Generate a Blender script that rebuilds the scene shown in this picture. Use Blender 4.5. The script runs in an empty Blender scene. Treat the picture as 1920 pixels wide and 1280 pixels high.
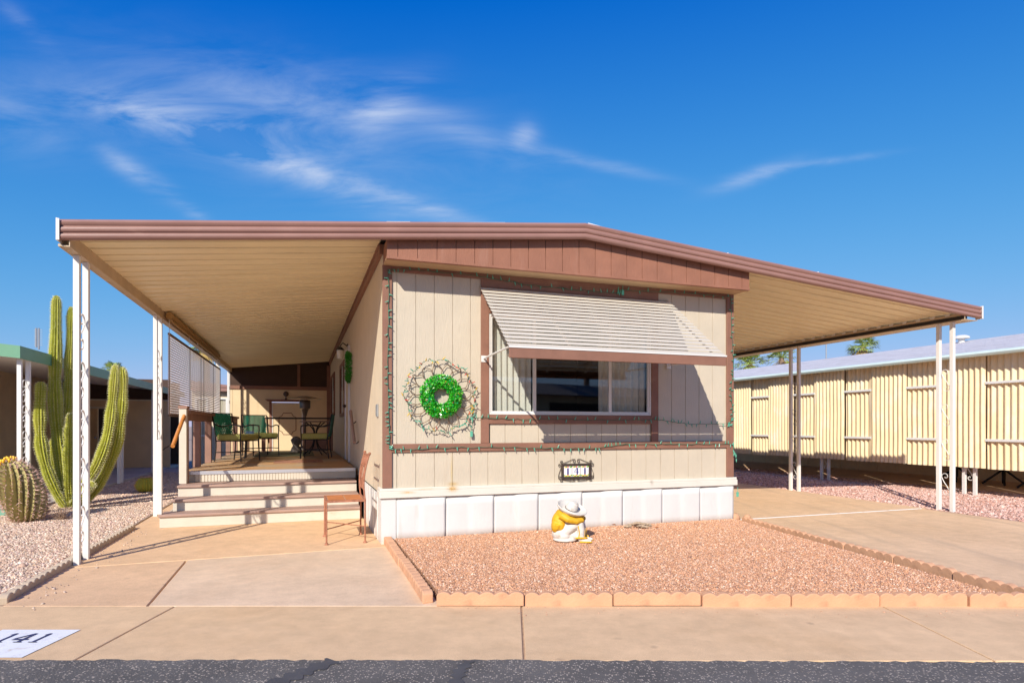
import bpy, math, random, numpy as np
from mathutils import Vector, Matrix, Euler
PI=math.pi; rad=math.radians
sc=bpy.context.scene; COL=sc.collection
random.seed(5)
# ---------------------------------------------------------------- camera
cam=bpy.data.cameras.new("camera"); co=bpy.data.objects.new("camera",cam); COL.objects.link(co)
co.location=(0,0,1.23); co.rotation_euler=(PI/2,0,0)
cam.sensor_width=36; cam.lens=21.46; cam.shift_y=158/1920; cam.clip_end=3000; cam.clip_start=.05
sc.camera=co
sc.view_settings.view_transform='Standard'; sc.view_settings.look='None'
sc.view_settings.exposure=.68; sc.view_settings.gamma=1
sc.cycles.max_bounces=10; sc.cycles.diffuse_bounces=5; sc.cycles.transparent_max_bounces=16
# ---------------------------------------------------------------- sun + sky
SUN_EL=rad(33.0); LD=Vector((.30,.954,0)).normalized()      # horizontal travel direction of the light
ldir=Vector((LD.x*math.cos(SUN_EL),LD.y*math.cos(SUN_EL),-math.sin(SUN_EL)))
sl=bpy.data.lights.new("sun",'SUN'); sl.energy=3.55; sl.angle=rad(.53); sl.color=(1,.93,.82)
so=bpy.data.objects.new("sun",sl); COL.objects.link(so); so.rotation_euler=ldir.to_track_quat('-Z','Y').to_euler(); so.location=(-6,-18,12)
w=bpy.data.worlds.new("World"); sc.world=w; w.use_nodes=True
N=w.node_tree.nodes; L=w.node_tree.links; N.clear()
def wn(t,**k):
    n=N.new(t)
    for a,b in k.items(): setattr(n,a,b)
    return n
def wm(op,a,b=None,c=None):
    n=wn('ShaderNodeMath',operation=op)
    for i,x in enumerate((a,b,c)):
        if x is None: continue
        if isinstance(x,(int,float)): n.inputs[i].default_value=x
        else: L.new(x,n.inputs[i])
    return n.outputs[0]
sky=wn('ShaderNodeTexSky',sky_type='NISHITA',sun_disc=False,sun_elevation=SUN_EL,sun_rotation=math.atan2(-LD.x,-LD.y))
sky.altitude=400; sky.air_density=1.0; sky.dust_density=.35; sky.ozone_density=3.2
# clear winter desert air: per channel response of the sky colour
s3=wn('ShaderNodeSeparateColor'); L.new(sky.outputs[0],s3.inputs[0])
cr=wm('MAXIMUM',wm('MULTIPLY',wm('SUBTRACT',s3.outputs[0],.80),.40),.003)
g1=wm('MAXIMUM',wm('SUBTRACT',s3.outputs[1],.9),.05); cg=wm('DIVIDE',wm('MULTIPLY',g1,1.28),wm('MULTIPLY_ADD',g1,.37,1.0))
cbl=wm('DIVIDE',wm('MULTIPLY',s3.outputs[2],2.13),wm('MULTIPLY_ADD',s3.outputs[2],.44,1.0))
hs=wn('ShaderNodeCombineColor'); L.new(cr,hs.inputs[0]); L.new(cg,hs.inputs[1]); L.new(cbl,hs.inputs[2])
tc=wn('ShaderNodeTexCoord'); sp=wn('ShaderNodeSeparateXYZ'); L.new(tc.outputs['Generated'],sp.inputs[0])
gx=wm('DIVIDE',sp.outputs[0],sp.outputs[1]); gz=wm('DIVIDE',sp.outputs[2],sp.outputs[1])
cb=wn('ShaderNodeCombineXYZ'); L.new(gx,cb.inputs[0]); L.new(gz,cb.inputs[1])
mp=wn('ShaderNodeMapping'); mp.inputs['Rotation'].default_value=(0,0,rad(20)); mp.inputs['Scale'].default_value=(2.2,8.5,1); L.new(cb.outputs[0],mp.inputs[0])
nz=wn('ShaderNodeTexNoise'); nz.inputs['Scale'].default_value=1.6; nz.inputs['Detail'].default_value=9; nz.inputs['Roughness'].default_value=.62; nz.inputs['Distortion'].default_value=.5; L.new(mp.outputs[0],nz.inputs[0])
nr=wn('ShaderNodeMapRange'); nr.inputs[1].default_value=.38; nr.inputs[2].default_value=.72; L.new(nz.outputs[0],nr.inputs[0])
tot=None
# cirrus streaks: centre (tan azimuth, tan elevation), half length, half width, tilt (deg), strength
for cx,cy,hl,hw,an,st in [(-.57,.505,.13,.026,-10,.62),(-.40,.435,.20,.020,-19,.42),(-.17,.37,.14,.013,-19,.34),(-.62,.415,.055,.016,-35,.48),(-.54,.365,.06,.013,-42,.32),
                          (-.21,.52,.07,.032,35,.42),(-.32,.54,.20,.05,-8,.16),(.02,.475,.02,.022,-40,.45),(.11,.435,.13,.010,-12,.25),(-.08,.48,.13,.03,-25,.16),
                          (-.42,.50,.34,.085,-14,.20),(-.30,.40,.26,.03,-22,.16),(.40,.41,.06,.011,18,.48),(.50,.43,.09,.006,8,.28),(-.80,.66,.05,.015,-40,.15),(-.82,.50,.10,.05,-20,.20)]:
    ca,sa=math.cos(rad(an)),math.sin(rad(an))
    a=wm('ADD',wm('MULTIPLY',gx,ca/hl),wm('MULTIPLY_ADD',gz,sa/hl,-(cx*ca+cy*sa)/hl))
    b=wm('ADD',wm('MULTIPLY',gx,-sa/hw),wm('MULTIPLY_ADD',gz,ca/hw,(cx*sa-cy*ca)/hw))
    r=wm('ADD',wm('MULTIPLY',a,a),wm('MULTIPLY',b,b))
    e=wm('MULTIPLY',wm('EXPONENT',wm('MULTIPLY',r,-1.0)),st*1.3)
    tot=e if tot is None else wm('ADD',tot,e)
tot=wm('ADD',tot,0.0)
cf=wm('MULTIPLY',tot,wm('MULTIPLY_ADD',nr.outputs[0],1.25,.05)); cf=wm('MINIMUM',cf,.8)
mx=wn('ShaderNodeMixRGB'); L.new(cf,mx.inputs[0]); L.new(hs.outputs[0],mx.inputs[1]); mx.inputs[2].default_value=(2.5,2.95,3.9,1)
bg=wn('ShaderNodeBackground'); bg.inputs[1].default_value=.142; L.new(mx.outputs[0],bg.inputs[0])
wo=wn('ShaderNodeOutputWorld'); L.new(bg.outputs[0],wo.inputs[0])
# ---------------------------------------------------------------- frames
TH=rad(19.02); CX,CY=-1.348,6.376; ct,st_=math.cos(TH),math.sin(TH)
def H(u,v,z=0): return Vector((CX+u*ct-v*st_, CY+u*st_+v*ct, z))
def toH(X,Y): X-=CX; Y-=CY; return (X*ct+Y*st_, -X*st_+Y*ct)
# ---------------------------------------------------------------- materials
MATS={}
def M(name,base,rough=.6,metal=0,var=.08,vs=6,vscale=(1,1,1),bump=0,bs=60,bscale=(1,1,1),bdist=.004,dirt=None,coat=0,spec=.5,attr=None,rvar=.0):
    m=bpy.data.materials.new(name); m.use_nodes=True; n=m.node_tree.nodes; l=m.node_tree.links
    p=n['Principled BSDF']; p.inputs['Roughness'].default_value=rough; p.inputs['Metallic'].default_value=metal
    p.inputs['Specular IOR Level'].default_value=spec
    if coat: p.inputs['Coat Weight'].default_value=coat
    t=n.new('ShaderNodeTexCoord')
    def noise(scale,sv,detail=6,rg=.6):
        mpp=n.new('ShaderNodeMapping'); mpp.inputs['Scale'].default_value=sv; l.new(t.outputs['Object'],mpp.inputs[0])
        z=n.new('ShaderNodeTexNoise'); z.inputs['Scale'].default_value=scale; z.inputs['Detail'].default_value=detail; z.inputs['Roughness'].default_value=rg
        l.new(mpp.outputs[0],z.inputs[0]); return z
    if attr:
        at=n.new('ShaderNodeAttribute'); at.attribute_name=attr; colr=at.outputs['Color']
    else:
        a=n.new('ShaderNodeMapRange'); a.inputs[1].default_value=.3; a.inputs[2].default_value=.7; z=noise(vs,vscale); l.new(z.outputs[0],a.inputs[0])
        mx=n.new('ShaderNodeMixRGB'); l.new(a.outputs[0],mx.inputs[0])
        mx.inputs[1].default_value=tuple(min(1,c*(1-var)) for c in base)+(1,); mx.inputs[2].default_value=tuple(min(1,c*(1+var)) for c in base)+(1,)
        colr=mx.outputs[0]
    if dirt:   # (colour, scale, threshold lo, hi, vscale)
        dc,ds,lo,hi,dv=dirt; z=noise(ds,dv,8,.65); a=n.new('ShaderNodeMapRange'); a.inputs[1].default_value=lo; a.inputs[2].default_value=hi; l.new(z.outputs[0],a.inputs[0])
        mx=n.new('ShaderNodeMixRGB'); l.new(a.outputs[0],mx.inputs[0]); l.new(colr,mx.inputs[1]); mx.inputs[2].default_value=tuple(dc)+(1,); colr=mx.outputs[0]
    l.new(colr,p.inputs['Base Color'])
    if rvar:
        z=noise(vs*2,(1,1,1)); a=n.new('ShaderNodeMapRange'); a.inputs[1].default_value=.3; a.inputs[2].default_value=.7; a.inputs[3].default_value=rough-rvar; a.inputs[4].default_value=rough+rvar; l.new(z.outputs[0],a.inputs[0]); l.new(a.outputs[0],p.inputs['Roughness'])
    if bump:
        z=noise(bs,bscale,6,.65); b=n.new('ShaderNodeBump'); b.inputs['Strength'].default_value=bump; b.inputs['Distance'].default_value=bdist; l.new(z.outputs[0],b.inputs['Height']); l.new(b.outputs[0],p.inputs['Normal'])
    MATS[name]=m; return m
mt=lambda k: MATS[k]
CREAM=(.58,.505,.39); BROWN=(.255,.122,.08)
M('siding',CREAM,.75,var=.05,vs=3,bump=.8,bs=30,bscale=(4,4,.3),bdist=.007,dirt=((.50,.41,.30),1.6,.62,.80,(3,3,.5)))
M('siding_side',(.66,.555,.41),.7,var=.05,vs=3,bump=.5,bs=34,bscale=(4,4,.35),bdist=.004)  # copy of the front siding, colour raised to lighten the shaded side
M('brown_trim',BROWN,.65,var=.12,vs=5,bump=.6,bs=40,bscale=(3,3,.6),bdist=.003,dirt=((.36,.20,.14),3,.62,.78,(1,1,1)))
M('gable',(.305,.13,.078),.7,var=.10,vs=4,bump=.8,bs=34,bscale=(4,4,.35),bdist=.006,dirt=((.36,.18,.125),2.2,.55,.75,(3,3,.5)))
M('fascia_metal',(.315,.168,.135),.42,var=.08,vs=2,vscale=(1,1,1),bump=.12,bs=9,bdist=.01,dirt=((.42,.25,.20),5,.62,.78,(.6,1,3)),rvar=.08)
M('soffit_metal',(.86,.74,.48),.42,var=.07,vs=1.5,vscale=(.6,3,1),bump=.1,bs=6,bdist=.01,dirt=((.74,.62,.38),2.4,.6,.8,(.5,3,1)))
M('soffit_wood',(.50,.33,.19),.8,var=.08)
M('beam_metal',(.55,.42,.28),.5,var=.1,vs=4)
M('white_paint',(.72,.70,.66),.5,var=.04,vs=5,bump=.2,bs=30,bdist=.002,dirt=((.52,.48,.41),4,.64,.8,(1,1,.4)))
M('skirt_white',(.66,.655,.635),.6,var=.03,vs=3,bump=.35,bs=8,bscale=(1,1,.5),bdist=.01,dirt=((.55,.52,.47),3,.58,.82,(3,3,.5)))
M('belt_white',(.70,.66,.58),.6,var=.04,vs=4,bump=.5,bs=40,bscale=(.4,1,3),bdist=.003,dirt=((.62,.40,.16),2.2,.66,.8,(1.2,1,2.5)))
M('white_metal',(.74,.725,.69),.38,var=.03,dirt=((.5,.44,.36),12,.66,.8,(1,1,.5)),bump=.08,bs=20)
M('alu',(.66,.68,.72),.3,metal=.6,var=.05)
M('roof_white',(.82,.82,.84),.7,var=.04)
def conc(name,c,dc,sc_=1.0,bump=.5):
    m=M(name,c,.85,var=.09,vs=1.3*sc_,bump=bump,bs=160,bdist=.003,dirt=(dc,.9*sc_,.50,.78,(1,1,1)),spec=.3)
    n=m.node_tree.nodes; l=m.node_tree.links; p=n['Principled BSDF']
    src=p.inputs['Base Color'].links[0].from_socket
    t=n.new('ShaderNodeTexCoord'); v=n.new('ShaderNodeTexNoise'); v.inputs['Scale'].default_value=260; v.inputs['Detail'].default_value=3; l.new(t.outputs['Object'],v.inputs[0])
    a=n.new('ShaderNodeMapRange'); a.inputs[1].default_value=.34; a.inputs[2].default_value=.66; a.inputs[3].default_value=.82; a.inputs[4].default_value=1.14; l.new(v.outputs[0],a.inputs[0])
    v2=n.new('ShaderNodeTexNoise'); v2.inputs['Scale'].default_value=7; v2.inputs['Detail'].default_value=9; v2.inputs['Roughness'].default_value=.7; l.new(t.outputs['Object'],v2.inputs[0])
    a2=n.new('ShaderNodeMapRange'); a2.inputs[1].default_value=.3; a2.inputs[2].default_value=.7; a2.inputs[3].default_value=.87; a2.inputs[4].default_value=1.08; l.new(v2.outputs[0],a2.inputs[0])
    q=n.new('ShaderNodeMath'); q.operation='MULTIPLY'; l.new(a.outputs[0],q.inputs[0]); l.new(a2.outputs[0],q.inputs[1])
    x=n.new('ShaderNodeVectorMath'); x.operation='SCALE'; l.new(src,x.inputs[0]); l.new(q.outputs[0],x.inputs['Scale']); l.new(x.outputs[0],p.inputs['Base Color'])
    return m
conc('conc_walk',(.72,.495,.285),(.67,.44,.235)); conc('conc_slab',(.74,.54,.36),(.71,.49,.31),1.3); conc('conc_patio',(.76,.50,.29),(.70,.44,.24),.8)
conc('conc_side',(.73,.48,.285),(.69,.43,.24)); conc('conc_drive',(.74,.51,.31),(.66,.44,.25),.7); conc('conc_grey',(.52,.47,.42),(.44,.38,.32))
for k_ in ('conc_walk','conc_slab','conc_side','conc_patio','conc_drive'):
    m=MATS[k_]; n=m.node_tree.nodes; l=m.node_tree.links; p=n['Principled BSDF']; src=p.inputs['Base Color'].links[0].from_socket
    t=n.new('ShaderNodeTexCoord'); nn_=n.new('ShaderNodeTexNoise'); nn_.inputs['Scale'].default_value=3; nn_.inputs['Detail'].default_value=3; l.new(t.outputs['Object'],nn_.inputs[0]); va_=n.new('ShaderNodeVectorMath'); va_.operation='MULTIPLY_ADD'; l.new(nn_.outputs['Color'],va_.inputs[0]); va_.inputs[1].default_value=(.12,.12,.12); l.new(t.outputs['Object'],va_.inputs[2])
    v=n.new('ShaderNodeTexVoronoi'); v.inputs['Scale'].default_value=2.3; l.new(va_.outputs[0],v.inputs[0]); a=n.new('ShaderNodeMapRange'); a.inputs[1].default_value=.03; a.inputs[2].default_value=.075; a.inputs[3].default_value=.45; a.inputs[4].default_value=0; l.new(v.outputs['Distance'],a.inputs[0])
    v2=n.new('ShaderNodeTexVoronoi'); v2.feature='DISTANCE_TO_EDGE'; v2.inputs['Scale'].default_value=.42; l.new(va_.outputs[0],v2.inputs[0]); a2=n.new('ShaderNodeMapRange'); a2.inputs[1].default_value=.0008; a2.inputs[2].default_value=.0022; a2.inputs[3].default_value=.0; a2.inputs[4].default_value=0; l.new(v2.outputs['Distance'],a2.inputs[0])
    q=n.new('ShaderNodeMath'); q.operation='MAXIMUM'; l.new(a.outputs[0],q.inputs[0]); l.new(a2.outputs[0],q.inputs[1])
    mx=n.new('ShaderNodeMixRGB'); l.new(q.outputs[0],mx.inputs[0]); l.new(src,mx.inputs[1]); mx.inputs[2].default_value=(.34,.23,.15,1); l.new(mx.outputs[0],p.inputs['Base Color'])
M('joint',(.42,.28,.18),.95,var=.25,vs=30)
M('block',(.60,.33,.19),.9,var=.10,vs=5,bump=.8,bs=60,bdist=.005,dirt=((.42,.22,.13),7,.60,.78,(1,1,1)))
M('block_tan',(.50,.39,.28),.9,var=.10,vs=5,bump=.8,bs=60,bdist=.005)
M('block_green',(.16,.36,.26),.9,var=.10,vs=5,bump=.5,bs=60,bdist=.004)
def rocky(name,c1,c2,sc_):
    m=bpy.data.materials.new(name); m.use_nodes=True; n=m.node_tree.nodes; l=m.node_tree.links; p=n['Principled BSDF']; p.inputs['Roughness'].default_value=.92
    t=n.new('ShaderNodeTexCoord'); v=n.new('ShaderNodeTexVoronoi'); v.inputs['Scale'].default_value=sc_; l.new(t.outputs['Object'],v.inputs[0])
    s=n.new('ShaderNodeSeparateColor'); l.new(v.outputs['Color'],s.inputs[0]); mx=n.new('ShaderNodeMixRGB'); l.new(s.outputs[0],mx.inputs[0]); mx.inputs[1].default_value=(*c1,1); mx.inputs[2].default_value=(*c2,1); l.new(mx.outputs[0],p.inputs[0])
    b=n.new('ShaderNodeBump'); b.inputs['Strength'].default_value=1; b.inputs['Distance'].default_value=.02; b.invert=True; l.new(v.outputs['Distance'],b.inputs['Height']); l.new(b.outputs[0],p.inputs['Normal']); MATS[name]=m
rocky('gravel_pink',(.46,.23,.13),(.66,.38,.24),90); rocky('gravel_tan',(.40,.30,.24),(.66,.54,.46),50); rocky('gravel_rose',(.40,.22,.17),(.60,.38,.31),40); rocky('dirt',(.34,.25,.18),(.46,.35,.26),20)
M('pebble',(1,1,1),.85,attr='Col',spec=.3)
def asphalt():
    m=M('asphalt',(.135,.125,.113),.88,var=.22,vs=2.5,bump=1,bs=120,bdist=.008,spec=.35); n=m.node_tree.nodes; l=m.node_tree.links; p=n['Principled BSDF']; src=p.inputs['Base Color'].links[0].from_socket
    t=n.new('ShaderNodeTexCoord'); v=n.new('ShaderNodeTexVoronoi'); v.inputs['Scale'].default_value=95; l.new(t.outputs['Object'],v.inputs[0])
    s=n.new('ShaderNodeSeparateColor'); l.new(v.outputs['Color'],s.inputs[0]); g=n.new('ShaderNodeMath'); g.operation='GREATER_THAN'; g.inputs[1].default_value=.70; l.new(s.outputs[0],g.inputs[0])
    d=n.new('ShaderNodeMath'); d.operation='LESS_THAN'; d.inputs[1].default_value=.46; l.new(v.outputs['Distance'],d.inputs[0]); q=n.new('ShaderNodeMath'); q.operation='MULTIPLY'; l.new(g.outputs[0],q.inputs[0]); l.new(d.outputs[0],q.inputs[1])
    c=n.new('ShaderNodeMixRGB'); l.new(s.outputs[1],c.inputs[0]); c.inputs[1].default_value=(.24,.20,.16,1); c.inputs[2].default_value=(.55,.47,.38,1)
    mx=n.new('ShaderNodeMixRGB'); l.new(q.outputs[0],mx.inputs[0]); l.new(src,mx.inputs[1]); l.new(c.outputs[0],mx.inputs[2]); l.new(mx.outputs[0],p.inputs[0])
asphalt()
M('tar',(.075,.074,.074),.7,var=.15,vs=8,bump=.5,bs=40,bdist=.004)
M('paint_white',(.78,.79,.80),.7,var=.04,vs=9,bump=.3,bs=140,bdist=.002,dirt=((.60,.52,.44),11,.54,.70,(1,1,1)))
M('paint_navy',(.045,.05,.13),.7,var=.2,vs=20)
M('deck_wood',(.50,.28,.12),.7,var=.22,vs=3,vscale=(.3,4,1),bump=.6,bs=30,bscale=(.2,3,1),bdist=.003,dirt=((.42,.33,.22),1.6,.45,.62,(1,1,1)))
M('brown_wood',(.30,.17,.13),.7,var=.15,vs=5,bump=.5,bs=30,bscale=(2,2,.4),bdist=.003)
M('tread_paint',(.38,.25,.20),.65,var=.12,vs=5,bump=.4,bs=30,bscale=(.4,2,2),bdist=.003,dirt=((.40,.27,.21),4,.58,.75,(.6,1,1)))
M('riser_paint',(.62,.56,.46),.65,var=.06,vs=5,bump=.5,bs=26,bscale=(.35,2,3),bdist=.004,dirt=((.50,.41,.30),5,.60,.75,(.5,1,1.6)))
M('rail_orange',(.58,.22,.045),.4,var=.18,vs=9,bump=.3,bs=20,bscale=(1,1,.2),coat=.2)
M('dark_metal',(.03,.028,.03),.45,metal=.3,var=.15)
M('rust',(.36,.145,.08),.75,var=.3,vs=30,bump=.5,bs=80,bdist=.002)
M('terracotta',(.52,.19,.065),.6,var=.22,vs=7,bump=.3,bs=50)
M('grout',(.56,.40,.28),.9)
M('bronze',(.085,.062,.05),.55,metal=.5,var=.25,vs=30,bump=.4,bs=60,bdist=.002)
M('green_strap',(.012,.38,.25),.5,var=.15,vs=12); M('teal_sling',(.03,.19,.165),.7,var=.1,vs=60)
M('cushion',(.44,.45,.14),.9,var=.18,vs=40,vscale=(1,.1,1),bump=.4,bs=120)
M('lattice_plastic',(.80,.72,.70),.6,var=.05); M('blind_roll',(.45,.27,.10),.7,var=.15,vs=20,vscale=(4,.4,4)); M('string_dark',(.22,.16,.13),.8)
M('wire_green',(.03,.13,.075),.5,var=.1); M('bulb_green',(.12,.42,.29),.25,var=.15); M('bulb_yellow',(.75,.48,.05),.25); M('bulb_red',(.6,.09,.06),.25)
M('tinsel',(1,1,1),.28,metal=.25,attr='Col')
M('wire_tan',(.21,.135,.085),.6,metal=.3,var=.25,vs=40)
M('leaf_wreath',(.03,.30,.02),.5,var=.5,vs=30)
M('tile_white',(.80,.78,.80),.2,var=.02,coat=.5); M('tile_yellow',(.85,.55,.03),.3); M('tile_orange',(.80,.20,.03),.3); M('tile_green',(.22,.42,.04),.3); M('tile_navy',(.03,.025,.18),.3)
M('plaster_white',(.68,.64,.58),.8,var=.06,vs=14,bump=.6,bs=30,bdist=.006,dirt=((.46,.38,.30),14,.54,.70,(1,1,1)))
M('plaster_yellow',(.68,.38,.012),.6,var=.16,vs=14,bump=.5,bs=30,bdist=.006,dirt=((.78,.70,.5),9,.66,.74,(1,1,1)))
M('awning_slat',(.60,.545,.455),.5,var=.05,vs=3,bump=.1,bs=10,dirt=((.52,.45,.35),6,.62,.78,(.6,2,2)))
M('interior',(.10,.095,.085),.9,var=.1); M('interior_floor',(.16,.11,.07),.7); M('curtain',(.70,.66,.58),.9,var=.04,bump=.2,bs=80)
M('door_cream',(.74,.59,.37),.55,var=.05,vs=3,bump=.1,bs=10); M('shed_wall',(.74,.58,.36),.75,var=.06,vs=3,bump=.4,bs=34,bscale=(4,4,.4)); M('void_shade',(.07,.04,.028),.9)  # last material paints the shade of unlit openings
M('gray_metal',(.33,.34,.35),.5,metal=.4,var=.1); M('heater_steel',(.20,.16,.13),.35,metal=.8,var=.2); M('reflector',(.60,.55,.50),.35,metal=.7,var=.08)
M('rug_green',(.17,.17,.09),.95,var=.3,vs=30,bump=.5,bs=120); M('mat_brick',(.38,.18,.11),.9,var=.5,vs=18,vscale=(1,1,1),bump=.4)
M('stone_grey',(.22,.19,.17),.85,var=.3,vs=20,bump=.6,bs=30); M('blue_box',(.10,.19,.30),.4,var=.3,vs=60)
M('mint',(.14,.33,.20),.45,var=.06,vs=2); M('mint_pale',(.60,.72,.66),.4,var=.05); M('neigh_tan',(.72,.52,.30),.8,var=.08,vs=2,bump=.4,bs=34,bscale=(4,4,.4)); M('neigh_soffit',(.74,.68,.60),.6,var=.05)
M('corrugated',(.82,.66,.40),.55,var=.08,vs=3,vscale=(1,1,.5),bump=.15,bs=12,dirt=((.80,.74,.60),3,.5,.75,(1,1,.6)))
M('silver_roof',(.62,.60,.60),.7,var=.14,vs=8,vscale=(3,.5,1),bump=1,bs=14,bdist=.04,dirt=((.42,.37,.34),5,.52,.66,(4,.4,1)))
M('block_wall',(.80,.62,.36),.85,var=.08,vs=4,bump=.4,bs=60,bdist=.004)
M('palm_leaf',(.27,.34,.06),.6,var=.4,vs=3); M('palm_dead',(.48,.33,.10),.8,var=.3); M('palm_trunk',(.24,.17,.12),.9,var=.3,vs=5,vscale=(1,1,8),bump=.8,bs=12,bscale=(1,1,6),bdist=.03)
M('cactus',(.41,.42,.05),.6,var=.18,vs=7,bump=.3,bs=40,dirt=((.46,.44,.08),3,.5,.75,(1,1,.5))); M('spine',(.80,.76,.42),.6); M('spine_red',(.68,.45,.36),.6,var=.2); M('cactus_dark',(.40,.34,.13),.7,var=.2,vs=9); M('fruit',(.85,.50,.03),.5,var=.2,vs=30)
M('twig',(.30,.20,.14),.9,var=.3,vs=20); M('chollawood',(.40,.30,.21),.9,var=.3,vs=30,bump=.9,bs=50,bdist=.01); M('leaf_dry',(.45,.16,.05),.8,var=.2)
M('black',(.012,.012,.012),.5); M('lamp_glass',(.7,.68,.6),.2); M('conduit',(.45,.44,.42),.4,metal=.5)
M('cream_cap',(.74,.64,.50),.5)
def glass():
    m=bpy.data.materials.new('glass'); m.use_nodes=True; n=m.node_tree.nodes; l=m.node_tree.links; n.clear()
    o=n.new('ShaderNodeOutputMaterial'); t=n.new('ShaderNodeBsdfTransparent'); t.inputs[0].default_value=(.93,.95,.95,1); g=n.new('ShaderNodeBsdfGlossy'); g.inputs['Roughness'].default_value=.02
    f=n.new('ShaderNodeLayerWeight'); f.inputs[0].default_value=.5; q=n.new('ShaderNodeMath'); q.operation='POWER'; q.inputs[1].default_value=4; l.new(f.outputs['Facing'],q.inputs[0])
    a=n.new('ShaderNodeMath'); a.operation='MULTIPLY_ADD'; a.inputs[1].default_value=.8; a.inputs[2].default_value=.065; l.new(q.outputs[0],a.inputs[0])
    x=n.new('ShaderNodeMixShader'); l.new(a.outputs[0],x.inputs[0]); l.new(t.outputs[0],x.inputs[1]); l.new(g.outputs[0],x.inputs[2]); l.new(x.outputs[0],o.inputs[0]); MATS['glass']=m
glass()
# ---------------------------------------------------------------- mesh builder
def stain(name,u0,z0,su,sz,col,k):
    m=MATS[name]; n=m.node_tree.nodes; l=m.node_tree.links; p=n['Principled BSDF']; src=p.inputs['Base Color'].links[0].from_socket
    t=n.new('ShaderNodeTexCoord'); x=n.new('ShaderNodeSeparateXYZ'); l.new(t.outputs['Object'],x.inputs[0])
    def f(op,a,b,c=None):
        q=n.new('ShaderNodeMath'); q.operation=op
        for i,v in enumerate((a,b,c)):
            if v is None: continue
            if isinstance(v,(int,float)): q.inputs[i].default_value=v
            else: l.new(v,q.inputs[i])
        return q.outputs[0]
    a=f('MULTIPLY',f('SUBTRACT',x.outputs[0],u0),1/su); b=f('MULTIPLY',f('SUBTRACT',x.outputs[2],z0),1/sz)
    r=f('EXPONENT',f('MULTIPLY',f('ADD',f('MULTIPLY',a,a),f('MULTIPLY',b,b)),-1.0),None)
    z=n.new('ShaderNodeTexNoise'); z.inputs['Scale'].default_value=60; z.inputs['Detail'].default_value=5; l.new(t.outputs['Object'],z.inputs[0])
    g=f('MINIMUM',f('MULTIPLY',r,f('MULTIPLY',z.outputs[0],k*1.6)),.9)
    mx=n.new('ShaderNodeMixRGB'); l.new(g,mx.inputs[0]); l.new(src,mx.inputs[1]); mx.inputs[2].default_value=(*col,1); l.new(mx.outputs[0],p.inputs['Base Color'])
for a in [('belt_white',.735,.555,.05,.03,(.55,.33,.08),1.1),('belt_white',.25,.53,.07,.012,(.58,.36,.12),.9),('belt_white',.45,.56,.12,.008,(.60,.42,.2),.7),('siding',.735,.74,.012,.16,(.58,.44,.2),.9),('siding',.75,.60,.05,.02,(.52,.33,.1),.9),('belt_white',3.2,.55,.02,.03,(.4,.33,.25),.8),('siding',3.35,.83,.01,.09,(.48,.40,.3),.7),
          ('skirt_white',1.9,.02,2.6,.05,(.52,.36,.24),.75)]: stain(*a)
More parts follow.
